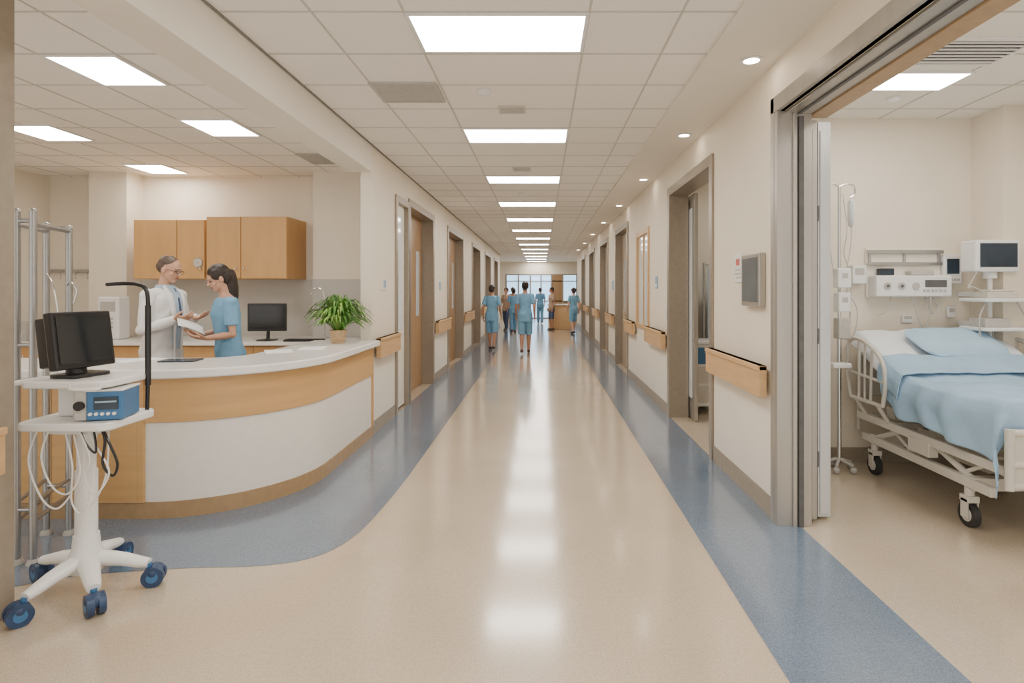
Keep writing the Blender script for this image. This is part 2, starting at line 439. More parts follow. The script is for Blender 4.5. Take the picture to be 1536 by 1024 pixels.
slide(31,XR+0.285,XR+0.37,3.70,'sdoor','sdoor')

# ---------------------------------------------------------------- ceiling lights
def ceiling_light(x0,x1,y0,y1,label,group):
    cx,cy=(x0+x1)/2,(y0+y1)/2; w=(x1-x0)/2; d=(y1-y0)/2
    r=root('ceiling_light',(cx,cy,H),label,'ceiling light',group=group)
    bm=B()
    for a in ((-w,-w+0.02,-d,d),(w-0.02,w,-d,d),(-w+0.02,w-0.02,-d,-d+0.02),(-w+0.02,w-0.02,d-0.02,d)): box(bm,*a,-0.012,-0.001)
    fin('light_frame',bm,'plast',r,smooth=0)
    bm=B(); box(bm,-w+0.02,w-0.02,-d+0.02,d-0.02,-0.009,-0.001); fin('diffuser',bm,'lamp',r,smooth=0)
    return r
g='recessed ceiling lights along the corridor'
L0=ceiling_light(-0.74,0.26,3.06,3.56,'bright rectangular recessed light panel in corridor ceiling',g)
for i in [-1]+list(range(1,13)): dup(L0,(-0.24,3.31+2.18*i,H))  # nearest copy unseen, last one at the lobby end; both added for brightness
g='recessed lights above the nurse station'
S0=ceiling_light(-3.19,-2.71,3.60,4.14,'square recessed light panel above nurse station',g)
for x,y in ((-2.95,5.23),(-4.7,5.4),(-4.75,7.0),(-4.9,3.4)): dup(S0,(x,y,H))
g='recessed lights in the patient rooms'
P0=ceiling_light(-0.36,0.36,-0.18,0.18,'recessed light panel in patient room ceiling',g); P0.location=(2.62,4.06,H)
for x,y in ((2.7,2.2),(3.3,2.9),(2.7,6.4),(2.5,8.5),(2.6,11),(2.6,14),(2.6,17)): dup(P0,(x,y,H))  # copies sit out of view, added to brighten the rooms
r=root('downlight',(1.35,3.64,H-0.022),'small round recessed downlight with white trim ring','downlight',group='downlights along the soffit')
bm=B(); lathe(bm,(0,0,0),[(0.072,-0.001),(0.075,-0.006),(0.05,-0.008),(0.048,-0.002)],28); fin('trim_ring',bm,'plast',r)
bm=B(); cyl(bm,(0,0,-0.007),(0,0,-0.001),0.047,24); fin('bulb',bm,'dlamp',r)
for y in (1.6,5.4,7.55,9.9,12.4,15,17.8,20.8): dup(r,(1.36,y,H-0.022))

# vents & detectors
def vent(name,x0,x1,y0,y1,label,m,n=8,z=H):
    cx,cy=(x0+x1)/2,(y0+y1)/2; w=(x1-x0)/2; d=(y1-y0)/2
    r=root(name,(cx,cy,z),label,'air vent')
    bm=B()
    for a in ((-w,-w+0.025,-d,d),(w-0.025,w,-d,d),(-w+0.025,w-0.025,-d,-d+0.025),(-w+0.025,w-0.025,d-0.025,d)): box(bm,*a,-0.014,-0.001)
    fin('vent_frame',bm,m,r,smooth=0)
    bm=B(); box(bm,-w+0.02,w-0.02,-d+0.02,d-0.02,-0.004,-0.001,1)
    for i in range(n):
        yy=-d+0.03+(2*d-0.06)*(i+0.5)/n
        box(bm,-w+0.025,w-0.025,yy-0.007,yy+0.009,-0.012,-0.006,0)
    fin('louvre',bm,[m,'dark' if m=='plast' else 'base'],r,smooth=0)
vent('air_vent',-1.25,-0.76,4.08,4.50,'grey square return air grille in corridor ceiling','vent',18)
vent('air_vent',-0.35,-0.13,4.6,4.78,'small white air diffuser in corridor ceiling','grid',4)
vent('air_vent',-0.35,-0.13,6.9,7.1,'small white air diffuser in corridor ceiling','grid',4)
vent('air_vent',2.38,2.98,3.36,3.76,'slatted square air grille in patient room ceiling','plast',7)
vent('air_vent',-2.7,-2.25,6.2,6.7,'grey return air grille in station ceiling','vent',14)
def detector(x,y):
    bm=B(); lathe(bm,(0,0,0),[(0.05,-0.001),(0.052,-0.015),(0.035,-0.03),(0.012,-0.036)],24)
    tag(fin('smoke_detector',bm,'plast',loc=(x,y,H)),'round white smoke detector on ceiling','smoke detector','smoke detectors')
for x,y in ((-0.43,4.25),(-0.3,8.8),(2.75,4.42),(-4.0,3.35)): detector(x,y)

# ---------------------------------------------------------------- handrails
def handrail(x,side,a,b,label='light oak wall handrail bumper on corridor wall',dz=0.0):
    L=b-a; r=root('handrail',(x,(a+b)/2,dz),label,'handrail',group='wooden corridor handrails')
    s=-side; bm=B()
    def bx(u0,u1,z0,z1): box(bm,*sorted((s*u0,s*u1)),-L/2,L/2,z0,z1)
    bx(0.03,0.085,0.79,1.0)
    bx(0.03,0.095,0.965,1.0)
    fin('rail',bm,'woodl',r,smooth=0,bevel=0.006)
    bm=B()
    n=max(2,int(L/0.8)+1)
    for i in range(n):
        yy=-L/2+0.1+(L-0.2)*i/(n-1); box(bm,*sorted((s*0.0,s*0.031)),yy-0.03,yy+0.03,0.84,0.94)
    fin('bracket',bm,'steel',r,smooth=0)
handrail(XR,1,3.74,4.95)
for a,b in ((6.8,7.93),(9.02,9.84),(11.6,12.8),(14.6,16.1),(17.9,19.5),(21.3,23.9)): handrail(XR,1,a,b)
for a,b in ((5.9,6.72),(9.22,10.5),(12.7,14.2),(16.2,17.5),(19.5,20.8)): handrail(XL,-1,a,b)
handrail(-2.446,-1,1.6,2.50,dz=-0.10)

# ---------------------------------------------------------------- wall signs / panel
def plate(name,x,side,y0,y1,z0,z1,m,label,cat,insets=(),d=0.012):
    s=-side; bm=B(); box(bm,*sorted((x,x+s*d)),y0,y1,z0,z1,0)
    o=fin(name,bm,m,smooth=0,bevel=0.003); tag(o,label,cat)
    for iy0,iy1,iz0,iz1,mm in insets:
        bm=B()
        box(bm,*sorted((x+s*d,x+s*(d+0.002))),y0+iy0,y0+iy1,z0+iz0,z0+iz1)
        k=fin('marking',bm,mm,smooth=0); k.parent=o
    return o
plate('wall_sign',XR,1,4.26,4.44,1.56,1.78,'plast','small white wall sign with red mark and grey lines','sign',((0.05,0.13,0.13,0.18,'red'),(0.03,0.15,0.09,0.10,'vent'),(0.03,0.15,0.06,0.07,'vent'),(0.03,0.12,0.03,0.04,'vent')))
plate('wall_sign',XR,1,7.38,7.52,1.52,1.68,'signb','small pale blue room sign plate','sign',((0.02,0.12,0.02,0.06,'paper'),))
plate('wall_sign',XL,-1,6.22,6.36,1.5,1.64,'plast','small room sign plate beside doorway','sign',((0.02,0.12,0.03,0.11,'signb'),))
plate('wall_sign',XL,-1,9.7,9.85,1.5,1.64,'signb','small pale blue room sign plate','sign')
plate('wall_sign',XR,1,11.9,12.1,1.5,1.7,'signb','small pale blue room sign plate','sign')
plate('light_switch',XR,1,6.86,6.94,1.15,1.27,'plast','small white switch plate near doorway','switch')
r=root('wall_monitor',(XR,4.0,1.57),'grey framed wall-mounted display panel with blue-grey screen','display')
bm=B(); box(bm,-0.05,-0.0,-0.17,0.17,-0.185,0.185); fin('housing',bm,'steel',r,smooth=0,bevel=0.008)
bm=B(); box(bm,-0.054,-0.048,-0.14,0.14,-0.15,0.155); fin('screen',bm,'scr2',r,smooth=0)

# ---------------------------------------------------------------- reception desk
def ell(off):
    pts=[(-4.3,3.72-off)]
    for k in range(0,25):
        th=math.pi/2*k/24
        pts.append((-2.6+(0.86+off)*math.sin(th),4.6-(0.88+off)*math.cos(th)))
    pts.append((-1.74+off,5.84)); return pts
def ribbon(bm,po,pi_,z0,z1,mi=0):
    n=len(po)
    a=[bm.verts.new((*p,z0)) for p in po]; b=[bm.verts.new((*p,z1)) for p in po]
    c=[bm.verts.new((*p,z0)) for p in pi_]; d=[bm.verts.new((*p,z1)) for p in pi_]
    for i in range(n-1):
        for q in ((a[i],a[i+1],b[i+1],b[i]),(c[i+1],c[i],d[i],d[i+1]),(b[i],b[i+1],d[i+1],d[i]),(a[i+1],a[i],c[i],c[i+1])):
            f=bm.faces.new(q); f.material_index=mi
    for i in (0,n-1):
        f=bm.faces.new((a[i],b[i],d[i],c[i])); f.material_index=mi
desk=root('reception_desk',(0,0,0),'curved maple and white nurse station counter with white top','reception desk')
bm=B(); ribbon(bm,ell(0.08),ell(-0.60),0.925,0.985); fin('countertop',bm,'solid',desk,bevel=0.012,bseg=3)
bm=B(); ribbon(bm,ell(0.012)[1:],ell(-0.03)[1:],0.63,0.925); fin('fascia',bm,'woodh',desk,bevel=0.003)
bm=B(); ribbon(bm,ell(0.0)[1:],ell(-0.03)[1:],0.11,0.63); fin('front_panel',bm,'white',desk)
bm=B(); ribbon(bm,ell(0.008),ell(-0.04),0.0,0.11); fin('plinth',bm,'plinth',desk)
bm=B(); box(bm,-4.3,-2.64,3.700,3.74,0.11,0.925,0)
for x in (-3.2,-3.75): box(bm,x-0.004,x+0.004,3.697,3.702,0.12,0.92,1)
box(bm,-2.64,-2.6,3.70,3.74,0.11,0.925,0)
fin('side_panel',bm,['woodh','plinth'],desk,smooth=0,bevel=0.003)
bm=B(); box(bm,-1.79,-1.727,5.80,5.84,0.11,0.925); box(bm,-2.34,-1.79,5.80,5.84,0.0,0.925); fin('end_panel',bm,'wood',desk,smooth=0)

# back worktop with base cabinets
bm=B(); box(bm,-6.4,-2.0,6.55,7.18,0.86,0.90,0); box(bm,-5.26,-2.91,7.18,7.48,0.86,0.90,0)
tag(fin('worktop',bm,'solid',smooth=0),'long white worktop under the wall cabinets','worktop')
def basecab(x0,x1):
    r=root('base_cabinet',((x0+x1)/2,6.6,0),'maple base cabinet under the white worktop','cabinet',group='base cabinets')
    w=(x1-x0)/2
    bm=B(); box(bm,-w+0.002,w-0.002,0.02,0.57,0.0,0.855); fin('body',bm,'wood',r,smooth=0)
    for s in (-1,1):
        bm=B(); box(bm,min(0,s*(w-0.01))+0.003,max(0,s*(w-0.01))-0.003,0.0,0.018,0.1,0.84); d=fin('door',bm,'wood',r,smooth=0,bevel=0.003)
        bm=B(); cyl(bm,(s*0.05,-0.02,0.6),(s*0.05,-0.02,0.75),0.006,8); h=fin('handle',bm,'chrome',d)
for i in range(5): basecab(-6.4+0.87*i,-6.4+0.87*(i+1)-0.005)

# wall cabinets
def wallcab(x0,x1,y0,z0,z1,splits,knobs,label):
    r=root('wall_cabinet',((x0+x1)/2,y0,z0),label,'cabinet',group='maple wall cabinets')
    cx=(x0+x1)/2; h=z1-z0
    bm=B(); box(bm,x0-cx,x1-cx,0.02,7.495-y0,0,h); fin('body',bm,'wood',r,smooth=0,bevel=0.002)
    xs=[x0]+splits+[x1]
    for i,(a,b) in enumerate(zip(xs,xs[1:])):
        bm=B(); box(bm,a-cx+0.004,b-cx-0.004,0,0.019,0.003,h-0.003); d=fin('door',bm,'wood',r,smooth=0,bevel=0.004)
        kx=knobs[i]
        bm=B(); cyl(bm,(kx-cx,-0.025,0.12),(kx-cx,0.001,0.12),0.008,10); sph(bm,(kx-cx,-0.028,0.12),0.014); fin('knob',bm,'chrome',d)
def PX(u,y): return (u-812)*y/850
wallcab(PX(200,7.0),PX(307,7.0),7.0,1.64,2.37,[PX(265,7.0)],[PX(260,7.0),PX(302,7.0)],'wide maple wall cabinet with two flat doors')
wallcab(PX(309,6.92),PX(430,6.92),6.92,1.64,2.40,[PX(361,6.92)],[PX(355,6.92),PX(367,6.92)],'slightly taller maple wall cabinet with two flat doors')
bm=B(); 
tube(bm,[(0.05*math.cos(2*math.pi*k/24),-0.008,0.062*math.sin(2*math.pi*k/24)) for k in range(25)],0.005,8)
cyl(bm,(0,-0.012,0),(0,0,0),0.05,24,1); cyl(bm,(0,-0.016,0),(0,-0.01,0),0.014,14)
tag(fin('wall_dial',bm,['vent','cream'],loc=(PX(297,6.99),6.992,1.84)),'small round pale dial on cabinet door','wall dial')

# ---------------------------------------------------------------- plant on counter
pr=root('potted_plant',(-1.99,5.55,0.985),'bushy green spider plant in woven pot on counter','plant')
bm=B(); lathe(bm,(0,0,0),[(0.06,0.001),(0.065,0.01),(0.078,0.10),(0.084,0.125),(0.076,0.125),(0.07,0.10)],28); fin('pot',bm,['pot'],pr)
bm=B(); cyl(bm,(0,0,0.1),(0,0,0.108),0.07,20); fin('soil',bm,'soil',pr)
bm=B()
for i in range(300):
    a=random.uniform(0,2*math.pi); reach=random.uniform(0.06,0.34); up=random.uniform(0.12,0.31)*(1.25-reach*1.2)
    w=random.uniform(0.009,0.016); dx,dy=math.cos(a),math.sin(a); sx,sy=-dy,dx
    prev=None; n=7; mi=random.choice((0,0,1))
    for k in range(n+1):
        t_=k/n; rr=0.02+reach*t_; z=0.10+up*math.sin(t_*2.2)*1.1-0.06*t_*t_*reach/0.3
        ww=w*(0.5+1.2*t_)*(1-t_)**0.5+0.0006
        p=Vector((dx*rr,dy*rr,max(z,0.03)))
        c=(bm.verts.new(p+Vector((sx*ww,sy*ww,0.004))),bm.verts.new(p),bm.verts.new(p-Vector((sx*ww,sy*ww,-0.004))))
        if prev:
            for j in (0,1):
                f=bm.faces.new((prev[j],prev[j+1],c[j+1],c[j])); f.material_index=mi
        prev=c
fin('leaves',bm,['leaf','leaf2'],pr,smooth=60,recalc=False)

# counter things
def sheet(x,y,z,w,d,rot,name='paper_sheet',m='paper',label='white paper sheet lying on counter',cat='paper',h=0.003):
    bm=B(); box(bm,-w/2,w/2,-d/2,d/2,0,h)
    tag(fin(name,bm,m,loc=(x,y,z),rot=(0,0,rot),smooth=0),label,cat)
sheet(-2.02,5.0,0.986,0.21,0.3,0.2)
sheet(-2.2,4.75,0.986,0.21,0.3,0.5)
sheet(-2.62,4.12,0.986,0.24,0.16,0.1,'tablet','screenb','dark tablet lying flat on counter','tablet',0.009)
sheet(-2.95,4.15,0.986,0.21,0.3,-0.5)

def desk_monitor(x,y,z,w,h,rot,label):
    r=root('computer_monitor',(x,y,z),label,'monitor',rot=rot)
    bm=B(); lathe(bm,(0,0,0),[(0.12,0.0),(0.12,0.008),(0.03,0.018),(0.02,0.02)],28); tube(bm,[(0,0.02,0.015),(0,0.03,0.12),(0,0.02,0.2)],[0.022,0.018,0.02],12); fin('stand',bm,'black',r)
    bm=B(); box(bm,-w/2,w/2,-0.02,0.02,0.11,0.11+h); box(bm,-w/3,w/3,0.02,0.045,0.15,0.07+h); fin('housing',bm,'black',r,smooth=0,bevel=0.006)
    bm=B(); box(bm,-w/2+0.02,w/2-0.02,-0.024,-0.019,0.14,0.09+h); fin('screen',bm,'screen',r,smooth=0)
    return r
desk_monitor(PX(398,6.75),6.8,0.90,0.44,0.33,0.12,'black flat computer monitor on station worktop')
bm=B(); box(bm,-0.22,0.22,-0.07,0.07,0,0.02)
for i in range(12):
    for j in range(4): box(bm,-0.205+i*0.034,-0.177+i*0.034,-0.058+j*0.03,-0.034+j*0.03,0.02,0.026)
tag(fin('keyboard',bm,'black',loc=(PX(440,6.65)+0.12,6.68,0.901),smooth=0),'black computer keyboard on station worktop','keyboard')
r=root('desk_device',(PX(171,6.95),6.95,0.90),'white upright medical device with keypad on worktop','device')
bm=B(); box(bm,-0.13,0.13,-0.1,0.1,0,0.52); fin('body',bm,'plast',r,smooth=0,bevel=0.02,bseg=3)
bm=B(); box(bm,-0.09,0.09,-0.105,-0.099,0.34,0.46); fin('screen',bm,'vent',r,smooth=0)
bm=B()
for i in range(3):
    for j in range(3): box(bm,-0.07+i*0.05,-0.035+i*0.05,-0.106,-0.1,0.14+j*0.05,0.17+j*0.05)
fin('keypad',bm,'vent',r,smooth=0)
for i,(u,z) in enumerate(((78,0.9),(118,0.9),(40,0.9))):
    r=root('supply_bin',(PX(u,6.8),6.8,z),'grey plastic supply bin on worktop','bin',group='supply bins')
    bm=B(); box(bm,-0.11,0.11,-0.12,0.12,0,0.012)
    for a in ((-0.11,-0.1,-0.12,0.12),(0.1,0.11,-0.12,0.12),(-0.1,0.1,-0.12,-0.11),(-0.1,0.1,0.11,0.12)): box(bm,*a,0.012,0.16+0.03*i)
    fin('tub',bm,'vent',r,smooth=0,bevel=0.004)
    bm=B(); box(bm,-0.05,0.05,-0.124,-0.12,0.05,0.1); fin('tag_plate',bm,'paper',r,smooth=0)
r=root('wall_bracket',(PX(105,7.45),7.48,1.75),'slim metal wall rail with hooks above worktop','wall rail')
bm=B(); box(bm,-0.45,0.4,-0.03,0,-0.02,0.02); fin('rail',bm,'alu',r,smooth=0,bevel=0.003)
bm=B()
for x in (-0.3,-0.1,0.1,0.25): tube(bm,arc([(x,-0.03,0),(x,-0.06,-0.03),(x,-0.07,-0.08),(x,-0.05,-0.1)],4),0.006,8)
fin('hook',bm,'chrome',r)
r=root('desk_lamp',(PX(487,7.0),7.0,0.90),'slim chrome gooseneck lamp','lamp')
bm=B(); lathe(bm,(0,0,0),[(0.05,0),(0.05,0.012),(0.01,0.02)],20); fin('base',bm,'chrome',r)
bm=B(); tube(bm,arc([(0,0,0.01),(0,0,0.45),(-0.03,0,0.6),(-0.12,0,0.62),(-0.16,0,0.55)],6),0.007,8); fin('neck',bm,'chrome',r)

# ---------------------------------------------------------------- mobile cart
cart=root('medical_cart',(-2.28,2.84,0),'white mobile workstation cart on five casters with monitor','medical cart')
bm=B()
angs=[math.radians(a) for a in (8,-46,-100,165,100)]
R_=0.29
for a in angs:
    dx,dy=math.cos(a),math.sin(a)
    tube(bm,[(0.0,0,0.155),(dx*0.08,dy*0.08,0.155),(dx*0.17,dy*0.17,0.143),(dx*0.25,dy*0.25,0.122),(dx*R_,dy*R_,0.115)],[0.052,0.048,0.040,0.034,0.028],16,0,0.75)
lathe(bm,(0,0,0.10),[(0.07,0.0),(0.082,0.03),(0.075,0.08),(0.060,0.11),(0.054,0.18)],28)
fin('base',bm,'plast',cart)
for i,a in enumerate(angs):
    bm=B(); x,y=math.cos(a)*R_,math.sin(a)*R_
    b2=a+random.uniform(-0.6,0.6); nx,ny=-math.sin(b2),math.cos(b2)
    ox,oy=x+math.cos(b2)*0.02,y+math.sin(b2)*0.02
    for s in (-1,1):
        cyl(bm,(ox+nx*s*0.008,oy+ny*s*0.008,0.05),(ox+nx*s*0.036,oy+ny*s*0.036,0.05),0.05,24,0)
        cyl(bm,(ox+nx*s*0.036,oy+ny*s*0.036,0.05),(ox+nx*s*0.038,oy+ny*s*0.038,0.05),0.026,20,1)
    cyl(bm,(x,y,0.05),(x,y,0.115),0.014,12,1)
    sph(bm,(ox,oy,0.068),(0.042,0.042,0.036),0)
    fin_one('caster',bm,['caster','bluep'],cart,(0,0,0),(0,0,0),35,0,2,True)
bm=B(); cyl(bm,(0,0,0.25),(0,0,0.60),0.047,28); cyl(bm,(0,0,0.60),(0,0,0.84),0.040,28); fin('pole',bm,'plast',cart)
def rtray(bm,x0,x1,y0,y1,z0,z1,r=0.06,n=6):
    pts=[]
    for cx,cy,a0 in ((x1-r,y1-r,0),(x0+r,y1-r,90),(x0+r,y0+r,180),(x1-r,y0+r,270)):
        for k in range(n+1):
            a=math.radians(a0+90*k/n); pts.append((cx+r*math.cos(a),cy+r*math.sin(a)))
    lo=[bm.verts.new((*p,z0)) for p in pts]; hi=[bm.verts.new((*p,z1)) for p in pts]; m_=len(pts)
    bm.faces.new(lo[::-1]); bm.faces.new(hi)
    for i in range(m_): bm.faces.new((lo[i],lo[(i+1)%m_],hi[(i+1)%m_],hi[i]))
bm=B(); rtray(bm,-0.22,0.23,-0.17,0.2,0.83,0.87); rtray(bm,-0.14,0.14,-0.1,0.12,0.80,0.832); fin('lower_tray',bm,'plast',cart,bevel=0.008)
bm=B(); rtray(bm,-0.22,0.20,-0.15,0.2,1.03,1.065); fin('upper_tray',bm,'plast',cart,bevel=0.008)
bm=B(); box(bm,-0.13,-0.02,-0.02,0.1,0.87,1.036); fin('column',bm,'plast',cart,smooth=0,bevel=0.012)
bm=B(); tube(bm,arc([(-0.22,-0.1,1.05),(-0.27,-0.12,1.05),(-0.27,0.05,1.05),(-0.22,0.08,1.05)],5),0.01,10); tube(bm,arc([(0.18,-0.14,1.05),(0.21,-0.2,1.04),(0.1,-0.21,1.04),(0.04,-0.15,1.05)],5),0.008,10); fin('handle',bm,'plast',cart)
bm=B(); tube(bm,arc([(0.20,0.15,0.86),(0.205,0.15,1.1),(0.205,0.15,1.4),(0.195,0.15,1.5),(0.15,0.15,1.53),(0.08,0.15,1.535),(-0.02,0.16,1.53)],6),0.010,12)
tube(bm,[(0.205,0.15,1.0),(0.205,0.15,1.42)],0.014,12)
fin('support_arm',bm,'black',cart)
bm=B()
for pts in ([(0.02,-0.08,0.85),(0.07,-0.1,0.72),(0.05,-0.08,0.55),(0.1,-0.1,0.46),(0.16,-0.08,0.6),(0.15,-0.05,0.83)],
            [(-0.05,-0.08,0.85),(0.02,-0.11,0.66),(-0.0,-0.09,0.48),(0.06,-0.1,0.42),(0.09,-0.08,0.55),(0.1,-0.06,0.83)],
            [(-0.16,-0.08,0.85),(-0.2,-0.1,0.68),(-0.14,-0.1,0.5),(-0.07,-0.09,0.44),(-0.03,-0.05,0.5)],
            [(0.05,-0.12,0.85),(0.12,-0.13,0.7),(0.09,-0.12,0.6),(0.14,-0.12,0.52),(0.19,-0.1,0.62),(0.13,-0.1,0.74),(0.08,-0.1,0.83)],
            [(-0.08,-0.12,0.84),(-0.12,-0.12,0.7),(-0.07,-0.12,0.56),(0.0,-0.11,0.52),(0.05,-0.1,0.62),(0.02,-0.1,0.8)]):
    tube(bm,arc(pts,8),0.0042,8)
fin('cable',bm,'plast',cart)
bm=B(); tube(bm,arc([(0.14,-0.09,0.85),(0.2,-0.11,0.76),(0.23,-0.1,0.66),(0.2,-0.09,0.6),(0.16,-0.1,0.66),(0.17,-0.1,0.78),(0.12,-0.08,0.85)],8),0.006,8)
tube(bm,arc([(0.04,-0.1,0.85),(0.09,-0.12,0.77),(0.14,-0.12,0.72),(0.12,-0.1,0.8),(0.1,-0.1,0.85)],8),0.005,8); fin('cable',bm,'black',cart)
dv=root('infusion_monitor',(-2.165,2.80,0.872),'blue and white boxy vital signs device on cart tray','medical device',rot=0.25)
bm=B(); box(bm,-0.09,-0.035,-0.08,0.1,0.002,0.145,0); box(bm,-0.035,0.12,-0.085,0.1,0.002,0.145,1); fin('housing',bm,['vent','bluep'],dv,smooth=0,bevel=0.008,bseg=3)
bm=B(); box(bm,-0.04,0.124,-0.09,0.102,0.140,0.150); fin('lid',bm,'plast',dv,smooth=0,bevel=0.004)
bm=B(); box(bm,0.0,0.10,-0.092,-0.084,0.055,0.115); fin('screen',bm,'screenb',dv,smooth=0)
bm=B(); box(bm,0.005,0.095,-0.094,-0.0915,0.088,0.096); fin('readout',bm,'signb',dv,smooth=0)
bm=B(); cyl(bm,(-0.062,-0.095,0.075),(-0.062,-0.078,0.075),0.022,20); fin('dial',bm,'black',dv)
bm=B()
for x in (-0.015,0.01,0.035,0.06,0.085): cyl(bm,(x,-0.094,0.034),(x,-0.084,0.034),0.008,12)
fin('button',bm,'plast',dv)
mo=root('computer_monitor',(-2.32,2.87,1.067),'black bulky monitor angled sideways on the medical cart','monitor',rot=1.38)
bm=B(); rtray(bm,-0.10,0.10,-0.07,0.10,0,0.016,0.03); tube(bm,[(0,0.04,0.01),(0,0.05,0.1),(0,0.03,0.16)],[0.045,0.035,0.04],14); fin('stand',bm,'black',mo,bevel=0.003)
tm=Matrix.Translation((0,0,0.04))@Matrix.Rotation(math.radians(-8),4,'X')
bm=B(); box(bm,-0.155,0.155,-0.03,0.02,0,0.285,0,tm)
box(bm,-0.135,0.135,0.02,0.10,0.02,0.265,0,tm)
fin('housing',bm,'black',mo,smooth=0,bevel=0.010)
bm=B(); box(bm,-0.135,0.135,-0.034,-0.029,0.028,0.262,0,tm); fin('screen',bm,'screen',mo,smooth=0)

# ---------------------------------------------------------------- metal rack behind the cart
rk=root('metal_rack',(-2.92,3.28,0),'tall aluminium tube rack standing beside counter','rack')
P=[(0.05,-0.18),(0.14,-0.18),(-0.12,0.2),(0.02,0.2)]
bm=B()
for (x,y),zt in zip(P,(1.93,1.93,1.9,1.88)):
    cyl(bm,(x,y,0.02),(x,y,zt),0.018,14); sph(bm,(x,y,zt),0.019)
fin('post',bm,'alu',rk)
bm=B()
for z in (1.86,0.34,0.24): 
    tube(bm,[(0.05,-0.18,z),(-0.12,0.2,z)],0.013,10); tube(bm,[(0.14,-0.18,z),(0.02,0.2,z)],0.013,10)
for z in (1.88,1.2,0.3): cyl(bm,(-0.12,0.2,z),(0.02,0.2,z),0.012,10); cyl(bm,(0.05,-0.18,z),(0.14,-0.18,z),0.012,10)
fin('crossbar',bm,'alu',rk)
for dx,dy in P:
    bm=B(); lathe(bm,(dx,dy,0.001),[(0.032,0),(0.032,0.012),(0.022,0.03)],18)
    fin_one('foot',bm,['vent'],rk,(0,0,0),(0,0,0),35,0,2,True)
bm=B(); tube(bm,arc([(0.0,0.2,1.5),(0.05,0.17,1.55),(0.1,0.16,1.5),(0.08,0.16,1.42)],6),0.005,8)
tube(bm,arc([(-0.1,0.18,1.6),(-0.02,0.14,1.5),(0.02,0.14,1.2),(-0.02,0.15,0.95)],6),0.004,8); fin('hook',bm,'chrome',rk)

# ---------------------------------------------------------------- patient bed
bx,by=3.22,4.0
bed=root('hospital_bed',(bx,by,0),'adjustable hospital bed with pale blue linen against wall','hospital bed')
def prof(y):
    if y<0.05: return 0.79
    t_=min(1,(y-0.05)/0.75); return 0.79+0.34*(t_*t_*(3-2*t_)*0.4+t_*0.6)
bm=B()
for x in (-0.54,0.54):
    box(bm,x-0.022,x+0.022,-0.74,0.78,0.43,0.49); box(bm,x*0.96-0.022,x*0.96+0.022,-0.62,0.74,0.26,0.32)
for y in (-0.6,-0.1,0.35,0.72): cyl(bm,(-0.54,y,0.46),(0.54,y,0.46),0.02,10)
for y in (-0.45,0.6): box(bm,-0.53,0.53,y-0.035,y+0.035,0.25,0.33)
for x in (-0.5,0.5):
    tube(bm,[(x,-0.45,0.30),(x,-0.02,0.46)],0.022,10); tube(bm,[(x,0.6,0.30),(x,0.22,0.46)],0.022,10)
    tube(bm,[(x,-0.3,0.30),(x,-0.55,0.44)],0.014,8); tube(bm,[(x,0.1,0.29),(x,0.45,0.45)],0.014,8)
box(bm,-0.55,0.55,-0.74,0.1,0.57,0.62)
for y in (-0.5,0.0,0.5): box(bm,-0.45,0.45,y-0.05,y+0.05,0.48,0.57)
box(bm,-0.57,-0.5,-0.12,0.10,0.35,0.45)
box(bm,-0.3,0.3,-0.3,0.4,0.30,0.44)
fin('frame',bm,'cream',bed,bevel=0.006)
for x in (-0.5,0.5):
    for y in (-0.4,0.62):
        bm=B(); cyl(bm,(x-0.02,y,0.078),(x+0.02,y,0.078),0.078,28,0); cyl(bm,(x-0.024,y,0.078),(x+0.024,y,0.078),0.044,20,1)
        box(bm,x-0.037,x-0.027,y-0.03,y+0.03,0.06,0.18,1); box(bm,x+0.027,x+0.037,y-0.03,y+0.03,0.06,0.18,1); box(bm,x-0.037,x+0.037,y-0.038,y+0.038,0.16,0.20,1)
        cyl(bm,(x,y,0.18),(x,y,0.29),0.028,12,1)
        fin_one('caster',bm,['rubber','cream'],bed,(0,0,0),(0,0,0),35,0.002,2,True)
def slab(bm,x0,x1,y0,y1,th,dz,nx=2,ny=26):
    top=[];bot=[]
    for j in range(ny+1):
        y=y0+(y1-y0)*j/ny
        top.append([bm.verts.new((x0+(x1-x0)*i/nx,y,prof(y)+dz)) for i in range(nx+1)])
        bot.append([bm.verts.new((x0+(x1-x0)*i/nx,y,prof(y)+dz-th)) for i in range(nx+1)])
    for j in range(ny):
        for i in range(nx):
            bm.faces.new((top[j][i],top[j][i+1],top[j+1][i+1],top[j+1][i])); bm.faces.new((bot[j][i],bot[j+1][i],bot[j+1][i+1],bot[j][i+1]))
        bm.faces.new((top[j][0],top[j+1][0],bot[j+1][0],bot[j][0])); bm.faces.new((top[j][nx],bot[j][nx],bot[j+1][nx],top[j+1][nx]))
    for i in range(nx):
        bm.faces.new((top[0][i],bot[0][i],bot[0][i+1],top[0][i+1])); bm.faces.new((top[ny][i],top[ny][i+1],bot[ny][i+1],bot[ny][i]))
bm=B(); slab(bm,-0.54,0.54,-0.73,0.80,0.17,-0.0); fin('mattress',bm,'sheetw',bed,bevel=0.035,bseg=4)
def crease(x,y,seed):
    a=noise.noise(Vector((x*5+y*2.2,y*2.0-x*0.5,seed))); b=noise.noise(Vector((x*2.3-y*6,y*3+x*3,seed+9)))
    return (1-abs(a)*3.2)*0.5+(1-abs(b)*3.2)*0.35
